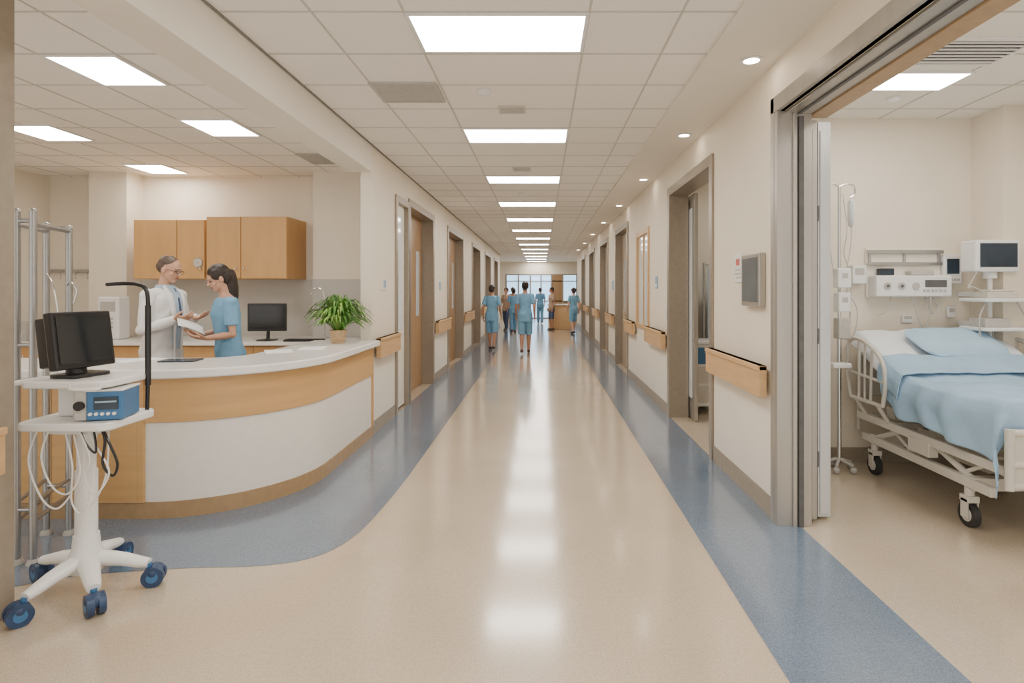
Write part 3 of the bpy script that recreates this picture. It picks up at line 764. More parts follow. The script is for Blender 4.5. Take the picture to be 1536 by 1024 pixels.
def drape(name,m,x0,x1,y0,y1,hangL,hangR,hangF,lift,amp,seed,off=0.0,taper=0.0):
    bm=B(); nu,nv=130,110; W=x1-x0; tot=hangL+W+hangR; L=y1-y0+hangF; grid=[]
    for j in range(nv+1):
        row=[]
        q=L*j/nv; dn_=max(0,hangF-q); yy=y0+max(0,q-hangF)
        for i in range(nu+1):
            s=tot*i/nu; n1=noise.noise(Vector((s*3.2+seed,(q)*3.0,0.3))); n2=noise.noise(Vector((s*9,q*8+seed,1.7)))
            cr=max(-0.6,crease(s,q,seed))
            if s<hangL:
                d=(hangL-s)*(1+0.25*noise.noise(Vector((yy*2.5,seed,4))))*(1-taper*max(0,min(1,(yy-y0)/(y1-y0))))
                x=x0-off-0.03*math.sin(min(1,d/0.1)*1.5)-amp*1.2*(0.5+0.5*math.sin(yy*22+3*n1+seed))*min(1,d/0.15)-0.005*cr; z=prof(yy)+lift-d+0.01*n1
            elif s>hangL+W:
                d=s-hangL-W; x=x1+off+0.02*math.sin(min(1,d/0.1)*1.5)+amp*(0.5+0.5*math.sin(yy*25+2*n1))*min(1,d/0.15); z=prof(yy)+lift-d
            else:
                x=x0+(s-hangL); e=min(s-hangL,hangL+W-s)
                z=prof(yy)+lift+amp*(n1*0.8+n2*0.25)+0.010*min(1,e/0.08)+amp*0.6*cr
            y_=yy+0.010*n2
            if dn_>0:
                y_=y0-0.02*math.sin(min(1,dn_/0.08)*1.5)-amp*0.7*(0.5+0.5*math.sin(s*20+2*n1)); z-=dn_
            row.append(bm.verts.new((x,y_,z)))
        grid.append(row)
    for j in range(nv):
        for i in range(nu): bm.faces.new((grid[j][i],grid[j][i+1],grid[j+1][i+1],grid[j+1][i]))
    o=fin(name,bm,m,bed,smooth=80); sd=o.modifiers.new('s','SOLIDIFY'); sd.thickness=0.006; return o
drape('sheet','sheetw',-0.55,0.55,0.20,0.80,0.12,0.1,0,0.024,0.018,2.0,0.0)
drape('blanket','sheetb',-0.56,0.56,-0.75,0.34,0.33,0.3,0.20,0.052,0.030,5.0,0.012,taper=0.25)
drape('blanket_fold','sheetb',-0.57,0.57,0.10,0.34,0.18,0.2,0,0.084,0.018,8.0,0.03)
bm=B()
for z in (0.40,0.52,0.70): tube(bm,[(-0.60,-0.83,z),(0.60,-0.83,z)],0.022,12)
for x in (-0.60,-0.2,0.2,0.60): cyl(bm,(x,-0.83,0.38),(x,-0.83,0.72),0.024,12)
box(bm,-0.58,0.58,-0.84,-0.82,0.40,0.7); box(bm,-0.54,-0.48,-0.83,-0.7,0.42,0.48); box(bm,0.48,0.54,-0.83,-0.7,0.42,0.48)
fin('footboard',bm,'cream',bed)
bm=B(); box(bm,-0.5,0.5,0.84,0.87,0.6,1.12); cyl(bm,(-0.5,0.855,0.3),(-0.5,0.855,0.62),0.015,10); cyl(bm,(0.5,0.855,0.3),(0.5,0.855,0.62),0.015,10); fin('headboard',bm,'cream',bed,bevel=0.03,bseg=3)
for s in (-1,1):
    bm=B(); x=s*0.64
    tube(bm,arc([(x,0.28,0.62),(x,0.25,0.8),(x,0.30,0.97),(x,0.5,1.08),(x,0.68,1.10),(x,0.77,1.02),(x,0.77,0.8),(x,0.72,0.62)],6),0.016,12)
    tube(bm,[(x,0.28,0.62),(x,0.72,0.62)],0.015,10); tube(bm,[(x,0.26,0.8),(x,0.77,0.83)],0.011,10); tube(bm,[(x,0.42,1.03),(x,0.44,0.62)],0.011,10); tube(bm,[(x,0.6,1.09),(x,0.6,0.62)],0.011,10); tube(bm,[(x,0.52,1.08),(x,0.52,0.62)],0.009,10)
    for y in (0.35,0.65): cyl(bm,(x,y,0.62),(s*0.54,y,0.46),0.016,10)
    fin('side_rail',bm,'cream',bed)
bm=B(); bmesh.ops.create_uvsphere(bm,u_segments=56,v_segments=32,radius=1)
for v in bm.verts:
    x,y,z=v.co
    sx=math.copysign(abs(x)**0.5,x); sy=math.copysign(abs(y)**0.5,y)
    e=max(abs(sx),abs(sy))
    v.co=Vector((sx*0.35*(1+0.05*(sx*sy)**2),sy*0.20*(1+0.08*(sx*sy)**2),z*0.055*(1-0.5*e**5)+0.010*noise.noise(Vector((sx*4,sy*4,z*2)))+0.009*max(-0.5,crease(sx*0.5,sy*0.5,3))))
sl=math.atan2(prof(0.65)-prof(0.35),0.30)
tag(fin('pillow',bm,'pillow',loc=(bx+0.07,by+0.50,prof(0.50)+0.085),rot=(sl,0,0.08),smooth=80),'pale blue pillow on raised end of bed','pillow')

# ---------------------------------------------------------------- IV pole
iv=root('iv_stand',(2.48,4.72,0),'chrome drip stand with pumps and tubing next to bed','drip stand')
bm=B(); cyl(bm,(0,0,0.08),(0,0,2.36),0.012,12); cyl(bm,(0,0,0.08),(0,0,1.2),0.018,12); fin('pole',bm,'chrome',iv)
bm=B()
for k in range(5):
    a=2*math.pi*k/5+0.3; tube(bm,[(0,0,0.1),(0.12*math.cos(a),0.12*math.sin(a),0.06)],0.013,8); sph(bm,(0.12*math.cos(a),0.12*math.sin(a),0.028),0.028)
fin('base',bm,'vent',iv)
bm=B()
for s in (-1,1): tube(bm,arc([(0,0,2.36),(s*0.05,0,2.38),(s*0.12,0,2.37),(s*0.13,0,2.3),(s*0.09,0,2.27)],5),0.007,8)
fin('hook',bm,'chrome',iv)
bm=B(); box(bm,-0.055,0.055,-0.09,0.0,1.52,1.68); fin('pump',bm,'plast',iv,smooth=0,bevel=0.008)
bm=B(); box(bm,-0.05,0.05,-0.09,0.0,1.32,1.48); fin('pump',bm,'plast',iv,smooth=0,bevel=0.008)
bm=B(); box(bm,-0.05,0.05,-0.09,0.0,1.10,1.27); fin('pump',bm,'vent',iv,smooth=0,bevel=0.008)
bm=B(); box(bm,-0.09,0.06,-0.09,0.0,0.86,0.90); fin('tray',bm,'plast',iv,smooth=0,bevel=0.008)
bm=B(); box(bm,-0.02,0.025,-0.093,-0.089,1.60,1.64); box(bm,-0.02,0.025,-0.093,-0.089,1.40,1.44); box(bm,-0.02,0.025,-0.093,-0.089,1.19,1.23); fin('button',bm,'vent',iv,smooth=0)
bm=B(); tube(bm,arc([(0.1,0,2.27),(0.1,0,1.9),(0.04,-0.03,1.6),(0.08,-0.03,1.3),(0.05,-0.03,1.0),(0.09,-0.02,0.8)],6),0.004,6)
tube(bm,arc([(-0.1,0,2.27),(-0.08,0,1.9),(-0.05,-0.03,1.6),(0.0,-0.05,1.45)],6),0.004,6)
tube(bm,arc([(0.02,-0.02,2.3),(0.05,-0.03,2.0),(0.02,-0.04,1.8),(0.07,-0.05,1.6),(0.06,-0.05,1.2)],6),0.004,6)
tube(bm,arc([(0.03,-0.03,1.5),(0.12,-0.05,1.35),(0.1,-0.05,1.15),(0.02,-0.04,1.1),(0.0,-0.03,1.25)],6),0.004,6); fin('tubing',bm,'vent',iv)
bm=B(); tube(bm,[(0.1,0,2.26),(0.1,0,2.24),(0.1,0,2.1),(0.1,0,2.04),(0.1,0,2.02)],[0.01,0.045,0.05,0.04,0.008],14,0,0.35); fin('drip_bag',bm,'sheetw',iv)

# ---------------------------------------------------------------- headwall equipment
def PZ(v,y): return 1.5-(v-435)*y/850
yw=4.948
eq=root('headwall_panel',(PX(1352,yw),yw,PZ(410,yw)),'white medical gas rail panel with outlets on wall','medical panel')
bm=B(); box(bm,-0.32,0.32,-0.03,0,-0.21,0.22); fin('back_plate',bm,'wallw',eq,smooth=0,bevel=0.006)
bm=B(); box(bm,-0.33,0.33,-0.06,-0.045,0.17,0.20); box(bm,-0.33,0.33,-0.06,-0.045,0.07,0.095)
for x in (-0.3,0,0.3): box(bm,x-0.01,x+0.01,-0.05,-0.028,0.07,0.2)
fin('rail',bm,'alu',eq,smooth=0,bevel=0.003)
bm=B(); box(bm,-0.31,0.33,-0.16,-0.03,-0.20,-0.02); fin('console',bm,'plast',eq,smooth=0,bevel=0.012,bseg=3)
bm=B()
for x in (-0.22,-0.1,0.02): cyl(bm,(x,-0.17,-0.11),(x,-0.159,-0.11),0.03,18)
for i in range(6): box(bm,0.08+i*0.035,0.1+i*0.035,-0.166,-0.159,-0.16,-0.14)
fin('outlet',bm,'vent',eq)
bm=B(); box(bm,0.1,0.28,-0.165,-0.159,-0.12,-0.06); cyl(bm,(-0.22,-0.175,-0.11),(-0.22,-0.17,-0.11),0.012,12); cyl(bm,(-0.1,-0.175,-0.11),(-0.1,-0.17,-0.11),0.012,12); fin('socket',bm,'dark',eq)
bm=B(); box(bm,-0.25,-0.14,-0.13,-0.05,-0.018,0.04,0); fin('supply_box',bm,'screenb',eq,smooth=0,bevel=0.006)
bm=B(); box(bm,0.0,0.2,-0.13,-0.05,-0.018,0.02,0); fin('supply_box',bm,'vent',eq,smooth=0,bevel=0.006)
bm=B(); tube(bm,arc([(0.15,-0.15,-0.2),(0.17,-0.14,-0.34),(0.24,-0.12,-0.3),(0.2,-0.1,-0.2)],6),0.006,8); tube(bm,arc([(-0.15,-0.1,-0.2),(-0.2,-0.12,-0.32),(-0.28,-0.1,-0.36)],6),0.005,8)
tube(bm,arc([(0.0,-0.14,-0.2),(0.06,-0.15,-0.42),(0.12,-0.12,-0.5),(0.16,-0.12,-0.36),(0.14,-0.1,-0.2)],6),0.005,8); fin('cable',bm,'vent',eq)
def wall_box(u,v,w,h,d,label,m='plast',cat='medical device'):
    r=root('wall_device',(PX(u,yw),yw,PZ(v,yw)),label,cat)
    bm=B(); box(bm,-w/2,w/2,-d,0,-h/2,h/2); fin('body',bm,m,r,smooth=0,bevel=0.008)
    bm=B(); box(bm,-w*0.32,w*0.32,-d-0.004,-d+0.001,0,h*0.35); fin('faceplate',bm,'vent',r,smooth=0)
wall_box(1282,412,0.12,0.16,0.08,'small white regulator box on room wall')
wall_box(1424,468,0.07,0.10,0.03,'white wall socket plate')
wall_box(1360,478,0.10,0.07,0.02,'white double socket plate on wall')
v2=root('vital_signs_monitor',(PX(1421,yw),yw,PZ(404,yw)),'small upright white wall monitor with dark screen','monitor')
bm=B(); box(bm,-0.08,0.08,-0.07,0,-0.125,0.125); fin('housing',bm,'plast',v2,smooth=0,bevel=0.01)
bm=B(); box(bm,-0.052,0.052,-0.075,-0.069,-0.04,0.09); fin('screen',bm,'screenb',v2,smooth=0)
bm=B()
for i in range(4): box(bm,-0.055+i*0.03,-0.035+i*0.03,-0.075,-0.069,-0.10,-0.08)
fin('button',bm,'vent',v2,smooth=0)
yp=4.6
pm=root('patient_monitor',(PX(1489,yp),yp,PZ(495,yp)),'white patient monitor on shelf stand mounted to wall','patient monitor')
zt=PZ(408,yp)-PZ(495,yp)
bm=B(); box(bm,-0.18,0.18,-0.06,0.12,zt,zt+0.26); fin('housing',bm,'plast',pm,smooth=0,bevel=0.02,bseg=3)
bm=B(); box(bm,-0.148,0.148,-0.067,-0.059,zt+0.04,zt+0.23); fin('screen',bm,'screenb',pm,smooth=0)
bm=B(); cyl(bm,(0,0.03,-0.1),(0,0.03,zt),0.018,14); cyl(bm,(0,0.03,zt-0.05),(0,0.03,zt),0.05,16); box(bm,-0.03,0.03,0.03,0.34,0.02,0.06); box(bm,-0.03,0.03,0.03,0.34,zt-0.2,zt-0.16)
fin('mounting_pole',bm,'plast',pm)
for z in (0.0,0.23):
    bm=B(); box(bm,-0.19,0.22,-0.16,0.12,z,z+0.03); fin('shelf',bm,'plast',pm,smooth=0,bevel=0.01)
bm=B(); box(bm,-0.13,0.12,-0.12,0.02,0.26,0.31); box(bm,-0.1,0.1,-0.1,0.02,0.31,0.33); fin('keyboard_tray',bm,'cream',pm,smooth=0,bevel=0.006)
bm=B(); box(bm,-0.15,0.05,-0.12,0.06,0.03,0.10); fin('recorder',bm,'vent',pm,smooth=0,bevel=0.008)
bm=B(); tube(bm,arc([(-0.12,-0.1,0.25),(-0.2,-0.12,0.1),(-0.16,-0.1,-0.12),(-0.05,-0.06,-0.08),(0.0,0.0,0.0)],6),0.006,8); tube(bm,arc([(0.1,-0.1,0.25),(0.16,-0.12,0.12),(0.2,-0.08,0.03)],6),0.006,8)
tube(bm,arc([(-0.15,-0.05,zt+0.02),(-0.24,-0.06,zt-0.12),(-0.22,-0.08,0.35),(-0.12,-0.08,0.3)],6),0.005,8); fin('cable',bm,'vent',pm)
r=root('privacy_screen',(2.62,7.25,0),'folding blue curtain screen in side room','privacy screen')
bm=B(); 
pts=[(x*0.06-0.5,0.03*(1 if x%2 else -1)) for x in range(18)]
for i in range(17):
    a,b=pts[i],pts[i+1]
    bm.faces.new([bm.verts.new(v) for v in ((a[0],a[1],0.2),(b[0],b[1],0.2),(b[0],b[1],1.8),(a[0],a[1],1.8))])
bmesh.ops.remove_doubles(bm,verts=bm.verts,dist=0.0001)
fin('curtain',bm,'sheetb',r,smooth=80)
bm=B(); cyl(bm,(-0.54,0,0.02),(-0.54,0,1.85),0.014,10); cyl(bm,(0.56,0,0.02),(0.56,0,1.85),0.014,10); cyl(bm,(-0.54,0,1.83),(0.56,0,1.83),0.012,10); cyl(bm,(-0.54,-0.12,0.02),(-0.54,0.12,0.02),0.014,10); cyl(bm,(0.56,-0.12,0.02),(0.56,0.12,0.02),0.014,10); fin('screen_frame',bm,'alu',r)
# supply trolley in the side room
r=root('supply_trolley',(2.02,7.0,0),'small white supply trolley with drawers in side room','trolley')
bm=B(); box(bm,-0.16,0.16,-0.18,0.18,0.1,0.85); box(bm,-0.18,0.18,-0.2,0.2,0.85,0.89); fin('body',bm,'plast',r,smooth=0,bevel=0.008)
for z in (0.15,0.38,0.61):
    bm=B(); box(bm,-0.14,0.14,-0.19,-0.18,z,z+0.2); d=fin('drawer',bm,'bluep' if z>0.5 else 'cream',r,smooth=0,bevel=0.004)
    bm=B(); cyl(bm,(-0.06,-0.2,z+0.14),(0.06,-0.2,z+0.14),0.008,8); fin('handle',bm,'chrome',d)
for x in (-0.13,0.13):
    for y in (-0.14,0.14):
        bm=B(); cyl(bm,(x-0.012,y,0.04),(x+0.012,y,0.04),0.04,18); cyl(bm,(x,y,0.05),(x,y,0.105),0.012,8); fin_one('caster',bm,['rubber'],r,(0,0,0),(0,0,0),35,0,2,True)

# ---------------------------------------------------------------- far reception counter
r=root('counter',(0.72,22.0,0),'small wooden reception counter at corridor end','counter')
bm=B(); box(bm,-0.45,0.45,-0.25,0.25,0,0.92); fin('body',bm,'woodl',r,smooth=0,bevel=0.01)
bm=B(); box(bm,-0.49,0.49,-0.3,0.3,0.92,0.96); fin('top',bm,'solid',r,smooth=0,bevel=0.01)

# ---------------------------------------------------------------- people
def voxel(name,bm,mats,parent,vs,sm=6,wr=0.0):
    bmesh.ops.recalc_face_normals(bm,faces=bm.faces)
    me=D.meshes.new(name); bm.to_mesh(me); bm.free()
    o=D.objects.new(name,me); COL.objects.link(o)
    rm=o.modifiers.new('r','REMESH'); rm.mode='VOXEL'; rm.voxel_size=vs; rm.use_smooth_shade=True
    s=o.modifiers.new('s','SMOOTH'); s.iterations=sm; s.factor=0.5
    dg=bpy.context.evaluated_depsgraph_get()
    m2=D.meshes.new_from_object(o.evaluated_get(dg))
    o.modifiers.clear(); o.data=m2; D.meshes.remove(me); m2.name=name
    if wr:
        ns=[v.normal.copy() for v in m2.vertices]
        for v,n in zip(m2.vertices,ns):
            p=v.co
            q=noise.noise(Vector((p.x*9+p.z*5,p.y*9-p.z*3,p.z*7))); q2=noise.noise(Vector((p.x*20,p.y*20,p.z*12+p.x*9)))
            v.co=p+n*wr*((1-abs(q)*3)*0.7+q2*0.5)
    m2.materials.clear()
    m2.materials.append(M[mats])
    for p in m2.polygons: p.use_smooth=True; p.material_index=0
    if parent: o.parent=parent
    return o
def capsule(bm,pts,rad,flat=1.0):
    tube(bm,pts,rad,14,0,flat)
    for p,r_ in zip(pts,rad): sph(bm,p,r_*0.99,u=14,v=8)
def rings(bm,rs,seg=24):
    prev=None; first=None
    for z,rx,ry,cy in rs:
        c=[]
        for k in range(seg):
            a=2*math.pi*k/seg; ca,sa=math.cos(a),math.sin(a)
            c.append(bm.verts.new((rx*math.copysign(abs(ca)**0.85,ca),cy+ry*math.copysign(abs(sa)**0.85,sa),z)))
        if prev:
            for k in range(seg): bm.faces.new((prev[k],prev[(k+1)%seg],c[(k+1)%seg],c[k]))
        else: first=c
        prev=c
    bm.faces.new(first[::-1]); bm.faces.new(prev)
def hand(bm,w,d,n,side,curl=0.5,sc=1.0):
    w=Vector(w); d=Vector(d).normalized(); n=Vector(n); n=(n-d*n.dot(d)).normalized(); s=d.cross(n).normalized()*side
    for off,r0,r1 in ((-0.026,0.016,0.014),(-0.009,0.017,0.015),(0.009,0.017,0.015),(0.026,0.016,0.014)):
        tube(bm,[w-d*0.01+s*off*0.5,w+d*0.045+s*off,w+d*0.088*sc+s*off],[r0*0.9,r0,r1*0.9],10)
    lens=[0.062,0.072,0.078,0.070]
    for i,off in enumerate((-0.033,-0.0115,0.0115,0.033)):
        L=lens[i]*sc; p=w+d*0.082*sc+s*off; pts=[p]
        for k,fr in enumerate((0.45,0.32,0.25)):
            a=curl*(0.4+0.55*k); dd=(d*math.cos(a)+n*math.sin(a)+s*off*1.5).normalized()
            p=p+dd*L*fr; pts.append(p)
        tube(bm,pts,[0.0095,0.009,0.0082,0.007],10)
        sph(bm,pts[-1],0.0072,u=10,v=6)
    p0=w+d*0.022+s*0.03; p1=p0+(d*0.5+s*0.85+n*0.25).normalized()*0.034; p2=p1+(d*0.85+s*0.35+n*0.35).normalized()*0.03; p3=p2+(d*0.9+n*0.4).normalized()*0.022
    tube(bm,[p0-s*0.015,p0,p1,p2,p3],[0.014,0.014,0.011,0.010,0.008],10)
def person(loc,rot,Ht,label,J,female=True,outfit='scrubs',skin='skin',hair='dark',vs=0.006,head=(0,0),hairstyle='bun',curl=0.5,face=True,lean=0.0,cloth='scrub',group=None,bottom='short'):
    r=root('person',loc,label,'person',rot=rot,group=group)
    sc=Ht/1.75
    r.scale=(sc,sc,sc)
    sh=0.165 if female else 0.182
    tk=0.88 if female else 0.96
    fw=0.93 if female else 0.93
    tor=[(0.84,0.13,0.09,-0.0),(0.90,0.158,0.112,-0.01),(0.97,0.162,0.112,-0.01),(1.06,0.136 if female else 0.15,0.096,0),(1.13,0.122 if female else 0.146,0.090,0),(1.22,0.136 if female else 0.156,0.100,0.004),(1.31,0.152 if female else 0.170,0.112 if female else 0.106,0.006),(1.39,0.152 if female else 0.175,0.096,-0.002),(1.44,0.12,0.08,-0.01),(1.475,0.07,0.062,-0.012),(1.50,0.05,0.052,-0.01)]
    tor=[(z,a*fw,b*fw,c) for z,a,b,c in tor]
    HM=Matrix.Translation((0,lean,1.53))@Matrix.Rotation(head[1],4,'Z')@Matrix.Rotation(-head[0],4,'X')@Matrix.Translation((0,0,-1.53))
    def sy(z): return lean*max(0,min(1,(z-0.9)/0.6))
    bm=B()
    rings(bm,[(z,a,b,c+sy(z)) for z,a,b,c in tor])
    tube(bm,[(0,-0.012+sy(1.45),1.45),(0,-0.008+lean,1.52),HM@Vector((0,-0.005,1.60))],[0.058*fw,0.05*fw,0.048*fw],16)
    sph(bm,(0,-0.008,1.665),(0.074,0.093,0.088),0,HM,24,16)
    sph(bm,(0,0.018,1.61),(0.060,0.070,0.072),0,HM,20,12)
    sph(bm,(0,0.055,1.562),(0.028,0.028,0.024),0,HM)
    sph(bm,(0,0.062,1.60),(0.036,0.026,0.03),0,HM)
    sph(bm,(0,0.093,1.622),(0.012,0.022,0.014),0,HM); sph(bm,(0,0.082,1.64),(0.009,0.016,0.026),0,HM)
    sph(bm,(0,0.078,1.668),(0.05,0.012,0.012),0,HM)
    for s in (-1,1):
        sph(bm,(s*0.042,0.055,1.618),(0.022,0.022,0.02),0,HM); sph(bm,(s*0.076,-0.002,1.632),(0.010,0.019,0.031),0,HM)
    for s,k in ((1,'r'),(-1,'l')):
        S=Vector((s*sh,sy(1.42)-0.005,1.415)); E=Vector(J['elbow_'+k]); W=Vector(J['wrist_'+k])
        capsule(bm,[Vector((s*0.10,sy(1.42),1.42)),S,S.lerp(E,0.5),E,E.lerp(W,0.35),W],[0.05*tk,0.052*tk,0.044*tk,0.038*tk,0.037*tk,0.025*tk])
        d=Vector(J.get('hdir_'+k,(W-E))); n=Vector(J.get('palm_'+k,(-s,0,0)))
        thumb=Vector(J.get('thumb_'+k,(0,1,0)))
        dn_=d.normalized(); nn=(n-dn_*n.dot(dn_)).normalized(); sd=1 if dn_.cross(nn).dot(thumb)>0 else -1
        hand(bm,W,d,n,sd,curl)
        Hp=Vector((s*0.085,-0.005,0.90)); K=Vector(J['knee_'+k]); A=Vector(J['ankle_'+k])
        capsule(bm,[Hp,Hp.lerp(K,0.5),K,K.lerp(A,0.3)+Vector((0,-0.012,0)),K.lerp(A,0.7),A],[0.088,0.072,0.054,0.055,0.04,0.034])
        tube(bm,[A+Vector((0,-0.045,-0.045)),A+Vector((0,0.03,-0.045)),A+Vector((0,0.14,-0.055))],[0.03,0.034,0.026],10)
    voxel('body',bm,skin,r,vs,3)
    if face:
        bm=B()
        for s in (-1,1): sph(bm,(s*0.030,0.0775,1.644),(0.014,0.009,0.006),0,HM)
        fin('eye',bm,'eye',r,smooth=80)
        bm=B(); 
        for s in (-1,1): tube(bm,[HM@Vector((s*(0.014+0.03*q/4),0.0885-0.012*(q/4)**2,1.664+0.004*math.sin(q/4*3)) ) for q in range(5)],[0.0022,0.003,0.003,0.0026,0.0014],6)
        fin('eyebrow',bm,'hair' if hair=='dark' else 'hair2',r,smooth=80)
        bm=B(); sph(bm,(0,0.087,1.592),(0.021,0.008,0.0045),0,HM); sph(bm,(0,0.086,1.584),(0.017,0.008,0.005),0,HM); fin('mouth',bm,'lip',r,smooth=80)
    hm='hair' if hair=='dark' else 'hair2'
    bm=B()
    if hairstyle=='short_thin':
        sph(bm,(0,-0.026,1.655),(0.0790,0.081,0.067),0,HM,24,14); sph(bm,(0,-0.016,1.690),(0.075,0.084,0.069),0,HM,20,12)
    else:
        sph(bm,(0,-0.018,1.684),(0.083,0.094,0.088),0,HM,26,16); sph(bm,(0,-0.045,1.64),(0.080,0.068,0.082),0,HM,24,14)
        for s in (-1,1): sph(bm,(s*0.066,0.02,1.685),(0.02,0.045,0.05),0,HM)
        if hairstyle=='bun': sph(bm,(0,-0.125,1.70),(0.045,0.04,0.045),0,HM)
        if hairstyle=='ponytail':
            b0=HM@Vector((0,-0.09,1.64))
            capsule(bm,[b0,b0+Vector((0,-0.010,-0.05)),b0+Vector((0.0,-0.020,-0.12)),b0+Vector((0,-0.025,-0.20)),b0+Vector((0,-0.028,-0.28)),b0+Vector((0,-0.028,-0.34))],[0.055,0.058,0.058,0.052,0.038,0.014])
    voxel('hair',bm,hm,r,min(vs,0.006),2)
    g=0.014
    bm=B()
    if outfit=='scrubs':
        rs=[(0.80,0.178*fw,0.128*fw,-0.008)]+[(z,a+g+(0.012 if z<1.1 else 0.004),b+g+(0.004 if z<1.2 else 0),c) for z,a,b,c in tor[1:9]]+[(1.462,0.082,0.072,-0.014)]
        rings(bm,[(z,a,b,c+sy(z)) for z,a,b,c in rs])
        for s,k in ((1,'r'),(-1,'l')):
            S=Vector((s*sh,sy(1.42)-0.005,1.415)); E=Vector(J['elbow_'+k]); q=S.lerp(E,0.72)
            capsule(bm,[Vector((s*0.09,sy(1.42),1.42)),S,S.lerp(E,0.35)],[0.058*tk,0.066*tk,0.062*tk]); tube(bm,[S.lerp(E,0.2),q],[0.062*tk,0.068*tk],14)
        voxel('scrub_top',bm,cloth,r,max(vs,0.007),3,wr=0.004)
        bm=B()
        rings(bm,[(0.78,0.175*fw,0.115*fw,-0.008),(0.86,0.172*fw,0.122*fw,-0.01),(0.95,0.172*fw,0.12*fw,-0.01),(1.02,0.15*fw,0.105*fw,0)])
        for s,k in ((1,'r'),(-1,'l')):
            Hp=Vector((s*0.085,-0.005,0.90)); K=Vector(J['knee_'+k]); A=Vector(J['ankle_'+k])
            if bottom=='short': tube(bm,[Hp,Hp.lerp(K,0.5),Hp.lerp(K,1.0)+Vector((0,0,-0.02))],[0.098,0.092,0.086],16)
            else: tube(bm,[Hp,Hp.lerp(K,0.5),K,K.lerp(A,0.6),A+Vector((0,0,0.01))],[0.098,0.088,0.076,0.068,0.064],16); sph(bm,K,0.076)
        voxel('scrub_trousers',bm,cloth if cloth!='beigec' else 'tie',r,max(vs,0.007),3,wr=0.003)
    else:
        rs=[(0.50,0.205,0.16,0),(0.70,0.19,0.15,0),(0.86,0.18,0.14,-0.005)]+[(z,a+0.024,b+0.024,c) for z,a,b,c in tor[2:9]]+[(1.465,0.088,0.078,-0.016)]
        rings(bm,[(z,a,b,c+sy(z)) for z,a,b,c in rs])
        for s,k in ((1,'r'),(-1,'l')):
            S=Vector((s*sh,sy(1.42)-0.005,1.41)); E=Vector(J['elbow_'+k]); W=Vector(J['wrist_'+k])
            capsule(bm,[Vector((s*0.09,sy(1.42),1.42)),S,S.lerp(E,0.5),E,E.lerp(W,0.5),E.lerp(W,0.93)],[0.058,0.062,0.055,0.051,0.046,0.040])
        voxel('lab_coat',bm,'coat',r,max(vs,0.006),3,wr=0.006)
        bm=B()
        tube(bm,[(0,0.055+lean*0.95,1.485),(0,0.100+lean*0.9,1.40),(0,0.126+lean*0.75,1.28),(0,0.120+lean*0.6,1.12),(0,0.124+lean*0.2,0.96)],[0.05,0.058,0.050,0.040,0.036],14,0,0.4)
        rings(bm,[(1.45,0.078,0.07,-0.01+lean),(1.505,0.062,0.062,-0.008+lean)])
        fin('shirt',bm,'shirt',r,smooth=70)
        bm=B(); tube(bm,[(0,0.083+lean*0.95,1.475),(0,0.126+lean*0.9,1.38),(0,0.148+lean*0.75,1.26),(0,0.140+lean*0.6,1.14)],[0.008,0.012,0.013,0.010],8,0,0.4); fin('tie',bm,'tie',r,smooth=70)
        for s in (-1,1):
            bm=B(); pts=[(s*0.055,0.035+lean*0.95,1.495),(s*0.075,0.095+lean*0.9,1.43),(s*0.072,0.124+lean*0.8,1.34),(s*0.052,0.138+lean*0.65,1.20),(s*0.044,0.136+lean*0.4,1.05),(s*0.044,0.145+lean*0.1,0.90),(s*0.05,0.155,0.60)]
            tube(bm,pts,[0.014,0.026,0.026,0.014,0.010,0.010,0.010],10,0,0.45); fin('lapel',bm,'coat',r,smooth=70)
        bm=B()
        for s,k in ((1,'r'),(-1,'l')):
            K=Vector(J['knee_'+k]); A=Vector(J['ankle_'+k]); Hp=Vector((s*0.085,0,0.82)); tube(bm,[Hp,K,A],[0.08,0.075,0.065],14)
        fin('trousers',bm,'tie',r,smooth=70)
        bm=B()
        for s in (-1,1):
            tube(bm,[HM@Vector((s*0.032+0.02*math.cos(q*math.pi/8),0.098,1.643+0.015*math.sin(q*math.pi/8))) for q in range(17)],0.0018,6)
            tube(bm,[HM@Vector((s*0.05,0.096,1.648)),HM@Vector((s*0.078,0.0,1.645))],0.0018,6)
        tube(bm,[HM@Vector((-0.012,0.1,1.648)),HM@Vector((0.012,0.1,1.648))],0.0018,6)
        fin('glasses',bm,'black',r)
    for k in ('r','l'):
        bm=B()
        A=Vector(J['ankle_'+k])
        tube(bm,[A+Vector((0,-0.07,-0.035)),A+Vector((0,-0.03,-0.03)),A+Vector((0,0.05,-0.035)),A+Vector((0,0.13,-0.048)),A+Vector((0,0.185,-0.055))],[0.026,0.042,0.042,0.036,0.016],14)
        fin('shoe',bm,'shoe',r,smooth=70)
    return r

def stand(**k):
    j=dict(elbow_r=(0.225,-0.03,1.14),elbow_l=(-0.225,-0.03,1.14),wrist_r=(0.24,0.04,0.90),wrist_l=(-0.24,0.04,0.90),
           knee_r=(0.095,0.02,0.49),knee_l=(-0.095,0.02,0.49),ankle_r=(0.10,-0.02,0.085),ankle_l=(-0.10,-0.02,0.085))
    j.update(k); return j
def walk(f=1):
    j=stand()
    a,b=('r','l') if f>0 else ('l','r'); sa=1 if f>0 else -1
    j['knee_'+a]=(sa*0.085,0.10,0.50); j['ankle_'+a]=(sa*0.08,0.13,0.085)
    j['knee_'+b]=(-sa*0.085,0.0,0.50); j['ankle_'+b]=(-sa*0.08,-0.15,0.115)
    j['elbow_'+a]=(sa*0.225,-0.08,1.15); j['wrist_'+a]=(sa*0.23,-0.03,0.91)
    j['elbow_'+b]=(-sa*0.225,0.0,1.14); j['wrist_'+b]=(-sa*0.23,0.13,0.93)
    return j
